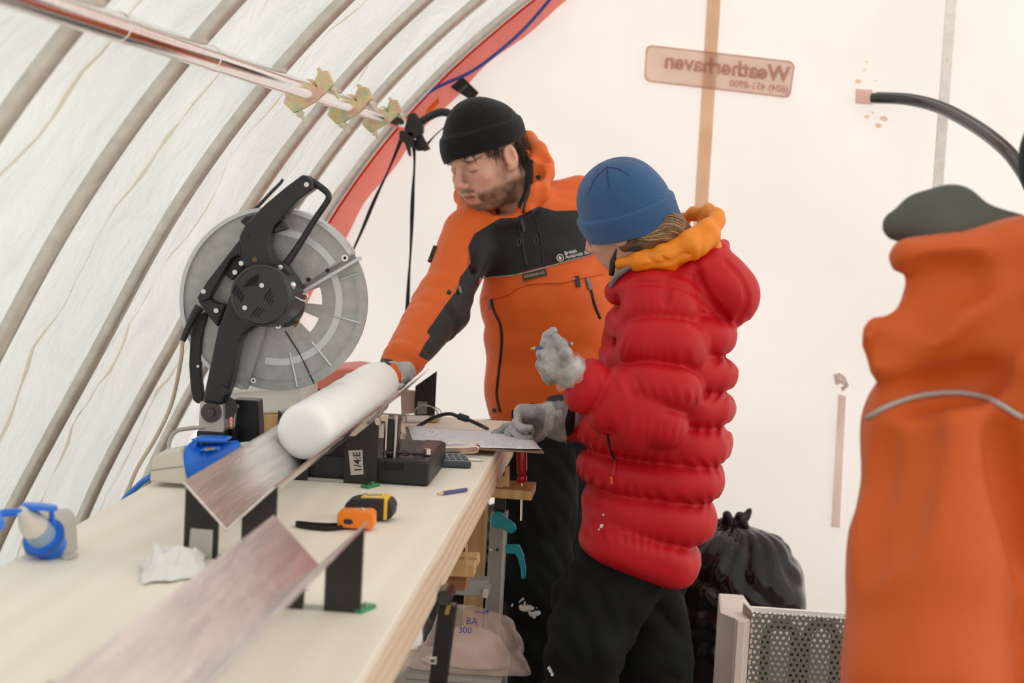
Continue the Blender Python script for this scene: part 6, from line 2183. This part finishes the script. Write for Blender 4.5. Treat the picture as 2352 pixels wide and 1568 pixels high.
sn = Surf(V, Q)
ribbon('piping', sn.path([(1992, 962), (2040, 935), (2100, 912), (2170, 902), (2240, 908), (2300, 930), (2350, 958)], 5, .003), .007, mat('grey_piping'), nj)
# grey inner hood and dark hat
gvv = Vol(P(2210, 520, 2.5) - .22, P(2210, 520, 2.5) + .22, .006)
gvv.cap(P(2062, 518, 2.48), P(2180, 480, 2.50), .022, .032, .02)
gvv.cap(P(2120, 500, 2.50), P(2200, 482, 2.52), .035, .032, .02)
gvv.cap(P(2200, 482, 2.50), P(2330, 545, 2.50), .024, .026, .02)
gvv.cap(P(2150, 540, 2.48), P(2330, 560, 2.50), .04, .04, .02)
V, Q = gvv.mesh(1)
skin('inner_hood', V, Q, mat('grey_green_fleece', (.082, .085, .072), .85), nea)
RN = frame((.75, .6, -.15))
CN = P(2515, 440, 2.56)
hv = head_vol(to_local(P(2470, 620, 2.55), CN, RN))
V1, Q1 = hv.mesh(1)
def nbld(bv):
    bv.cap(P(2450, 900, 2.53), P(2420, 1500, 2.56), .10, .12, .05)
    for s_ in (-.09, .10):
        bv.cap(np.array([.82 + s_, 2.56, .85]), np.array([.82 + s_, 2.55, .08]), .075, .045, .04)
        bv.cap(np.array([.82 + s_, 2.58, .05]), np.array([.82 + s_ + .1, 2.68, .04]), .035, .03, .03)
V, Q, c = person_body(place(V1, CN, RN), Q1, face_colours(V1, True, 9), nbld, (.5, 2.2, 0), (1.15, 2.9, 1.4))
skin('body', V, Q, M_SKIN, nea, c)
hb_ = Vol((-.12, -.15, -.06), (.12, .14, .17), .004)
hb_.ell((0, -.018, .040), (.092, .115, .10), .01)
hb_.clip(lambda X, Y, Z: -.02 + .3 * Y - Z + 0 * X)
V, Q = hb_.mesh(1)
skin('beanie', place(V, CN, RN), Q, mat('dark_green_knit', (.012, .017, .016), .9), nea)
lv_ = Vol((.50, 2.3, .0), (1.15, 2.85, 1.0), .009)
for s_ in (-.09, .10):
    lv_.cap(np.array([.82 + s_, 2.56, .80]), np.array([.82 + s_, 2.55, .12]), .105, .085, .04)
V, Q = lv_.mesh(1)
skin('trousers', V, Q, M_BLKTROU, nea)
for w_, d_, th_ in ((P(2110, 1700, 2.335), (0, -.1, -1), 1), (P(2730, 1570, 2.555), (0, -.3, -1), -1)):
    gv, _t = hand_vol(w_, d_, (.9 * th_, 0, 0), th_, [(.35, .5, .4)] * 4, 1.0, h=.0045)
    V, Q = gv.mesh(1)
    skin('glove', V, Q, mat('black_cuff_fabric'), nea)
bs_ = Vol((.5, 2.35, -.01), (1.15, 2.9, .2), .009)
for s_ in (-.09, .10):
    bs_.cap(np.array([.82 + s_, 2.55, .16]), np.array([.82 + s_, 2.56, .05]), .07, .065, .03)
    bs_.cap(np.array([.82 + s_, 2.58, .05]), np.array([.82 + s_ + .11, 2.70, .04]), .05, .045, .03)
bs_.clip(lambda X, Y, Z: -Z + 0 * X + 0 * Y)
V, Q = bs_.mesh(1)
skin('boots', V, Q, mat('black_grey_boots'), nea)

# ================================================================ BAGS
M_BIN = mat('black_bin_liner', (.010, .006, .006), .13, spec=.28)
def bin_bag(c_, rx, ry, top, seed, label, tie=True):
    bg_ = thing('bin_bag', label, 'bin bag', (c_[0], c_[1], 0), 'full black bin bags on the floor')
    v = Vol((c_[0] - rx - .06, c_[1] - ry - .06, -.01), (c_[0] + rx + .06, c_[1] + ry + .06, top + .14), .0075)
    v.ell((c_[0], c_[1], top * .46), (rx, ry, top * .56), .05, pw=2.7)
    v.cap((c_[0], c_[1], top * .7), (c_[0] - .01, c_[1], top), .10, .018, .05)
    wa_, wb_ = Waves(seed, 9, 8, 18), Waves(seed + 1, 9, 24, 50)
    def rel_(x, y, z):
        a_ = np.arctan2(y - c_[1], x - c_[0])
        up = np.clip((z - top * .62) / (top * .38), 0, 1)
        return .010 * wa_(x, y, z) - .009 * np.abs(wb_(x * .7, y * .8, z * 1.5)) - .007 * np.abs(np.sin(a_ * 9 + 1.5 * wa_(x, y, z))) * up
    v.relief(rel_)
    v.clip(lambda X, Y, Z: -Z + 0 * X + 0 * Y)
    V, Q = v.mesh(1)
    skin('sack', V, Q, M_BIN, bg_)
    if tie:
        k_ = Vol((c_[0] - .1, c_[1] - .1, top - .04), (c_[0] + .1, c_[1] + .1, top + .12), .004)
        o_ = np.array([c_[0] - .01, c_[1], top - .005])
        k_.cap(o_ - np.array([0, 0, .02]), o_ + np.array([0, 0, .015]), .016, .017, .01)
        for dx, dy, dz, r_ in ((-.05, -.01, .045, .012), (-.02, -.02, .062, .014), (.015, 0, .06, .013), (.04, .01, .072, .008), (.03, -.02, .04, .012), (-.03, .02, .04, .012)):
            k_.cap(o_, o_ + np.array([dx * 1.1, dy, dz * 1.25]), .020, r_ * .9, .008)
        wk = Waves(seed + 3, 8, 60, 120)
        k_.relief(lambda x, y, z: -.003 * np.abs(wk(x, y, z)))
        V, Q = k_.mesh(0)
        skin('tied_neck', V, Q, M_BIN, bg_)
    return bg_
zt_ = P(1668, 1236, 5.05)[2]
bin_bag(P(1680, 1400, 5.05), .205, .20, zt_, 111, 'large black bin bag tied at the top behind the heater')
zt_ = P(1100, 1205, 5.1)[2]
bin_bag(P(1085, 1330, 5.1), .13, .17, zt_, 121, 'black bin bag standing behind the grey trestle', False)

# clear plastic bag with marker writing
bgc = thing('clear_bag', 'clear plastic bag with blue marker writing under the bench', 'bag', P(1070, 1568, 3.92) * np.array([1, 1, 0]) + np.array([0, 0, BAG_Z]))
YB = 3.88
v = Vol(P(930, 1600, YB) - np.array([.02, .10, .02]), P(1230, 1370, YB) + np.array([.02, .18, .02]), .005)
cb_ = P(1075, 1490, YB + .06)
v.ell(P(1085, 1500, YB + .06), (.105, .085, .105), .03, pw=2.3)
v.ell(P(1020, 1545, YB + .06), (.10, .09, .06), .03)
v.ell(P(1150, 1540, YB + .05), (.045, .06, .045), .03)
v.cap(P(1170, 1515, YB + .04), P(1205, 1550, YB + .02), .015, .006, .03)
wc1, wc2 = Waves(131, 9, 14, 30), Waves(132, 9, 40, 80)
v.relief(lambda x, y, z: .005 * wc1(x, y, z) - .007 * np.abs(wc2(x * 1.2 + z, y, z * .6 - x * .5)))
v.clip(lambda X, Y, Z: BAG_Z + .001 - Z + 0 * X + 0 * Y)
V, Q = v.mesh(1)
M_CLEAR = mat('clear_pink_plastic', (.92, .74, .68), .08, alpha=.30, bump=.5, bscale=30, spec=1.0)
skin('bag', V, Q, M_CLEAR, bgc)
sb_ = Surf(V, Q)
M_BLUEINK = mat('blue_marker_ink', (.06, .07, .38), .6)
def scrawl(txt, px_, py_, size):
    p_, n_ = sb_.at(px_, py_, .006)
    if p_ is None:
        return
    text('lettering', txt, M_BLUEINK, p_ + np.array([0, -.004, 0]), (1, 0, .02), (0, 0, 1.0), size, bgc, ext=.0004)
scrawl('BA', 1070, 1434, .022)
scrawl('300', 1054, 1452, .021)
pth = sb_.path([(1092, 1407), (1112, 1408), (1126, 1398), (1118, 1410)], 4, .003)
if len(pth) > 2:
    ribbon('lettering', pth, .002, M_BLUEINK, bgc)
v = Vol(P(960, 1590, YB) - np.array([.02, .10, .02]), P(1200, 1400, YB) + np.array([.02, .18, .02]), .006)
v.ell(P(1085, 1515, YB + .07), (.088, .06, .088), .03)
v.ell(P(1015, 1548, YB + .07), (.08, .06, .05), .03)
wv_ = Waves(141, 9, 30, 60)
v.relief(lambda x, y, z: .007 * wv_(x, y, z) + .004)
v.clip(lambda X, Y, Z: BAG_Z + .002 - Z + 0 * X + 0 * Y)
V, Q = v.mesh(1)
skin('contents', V, Q, mat('pinkish_contents', (.72, .55, .50), .7), bgc)
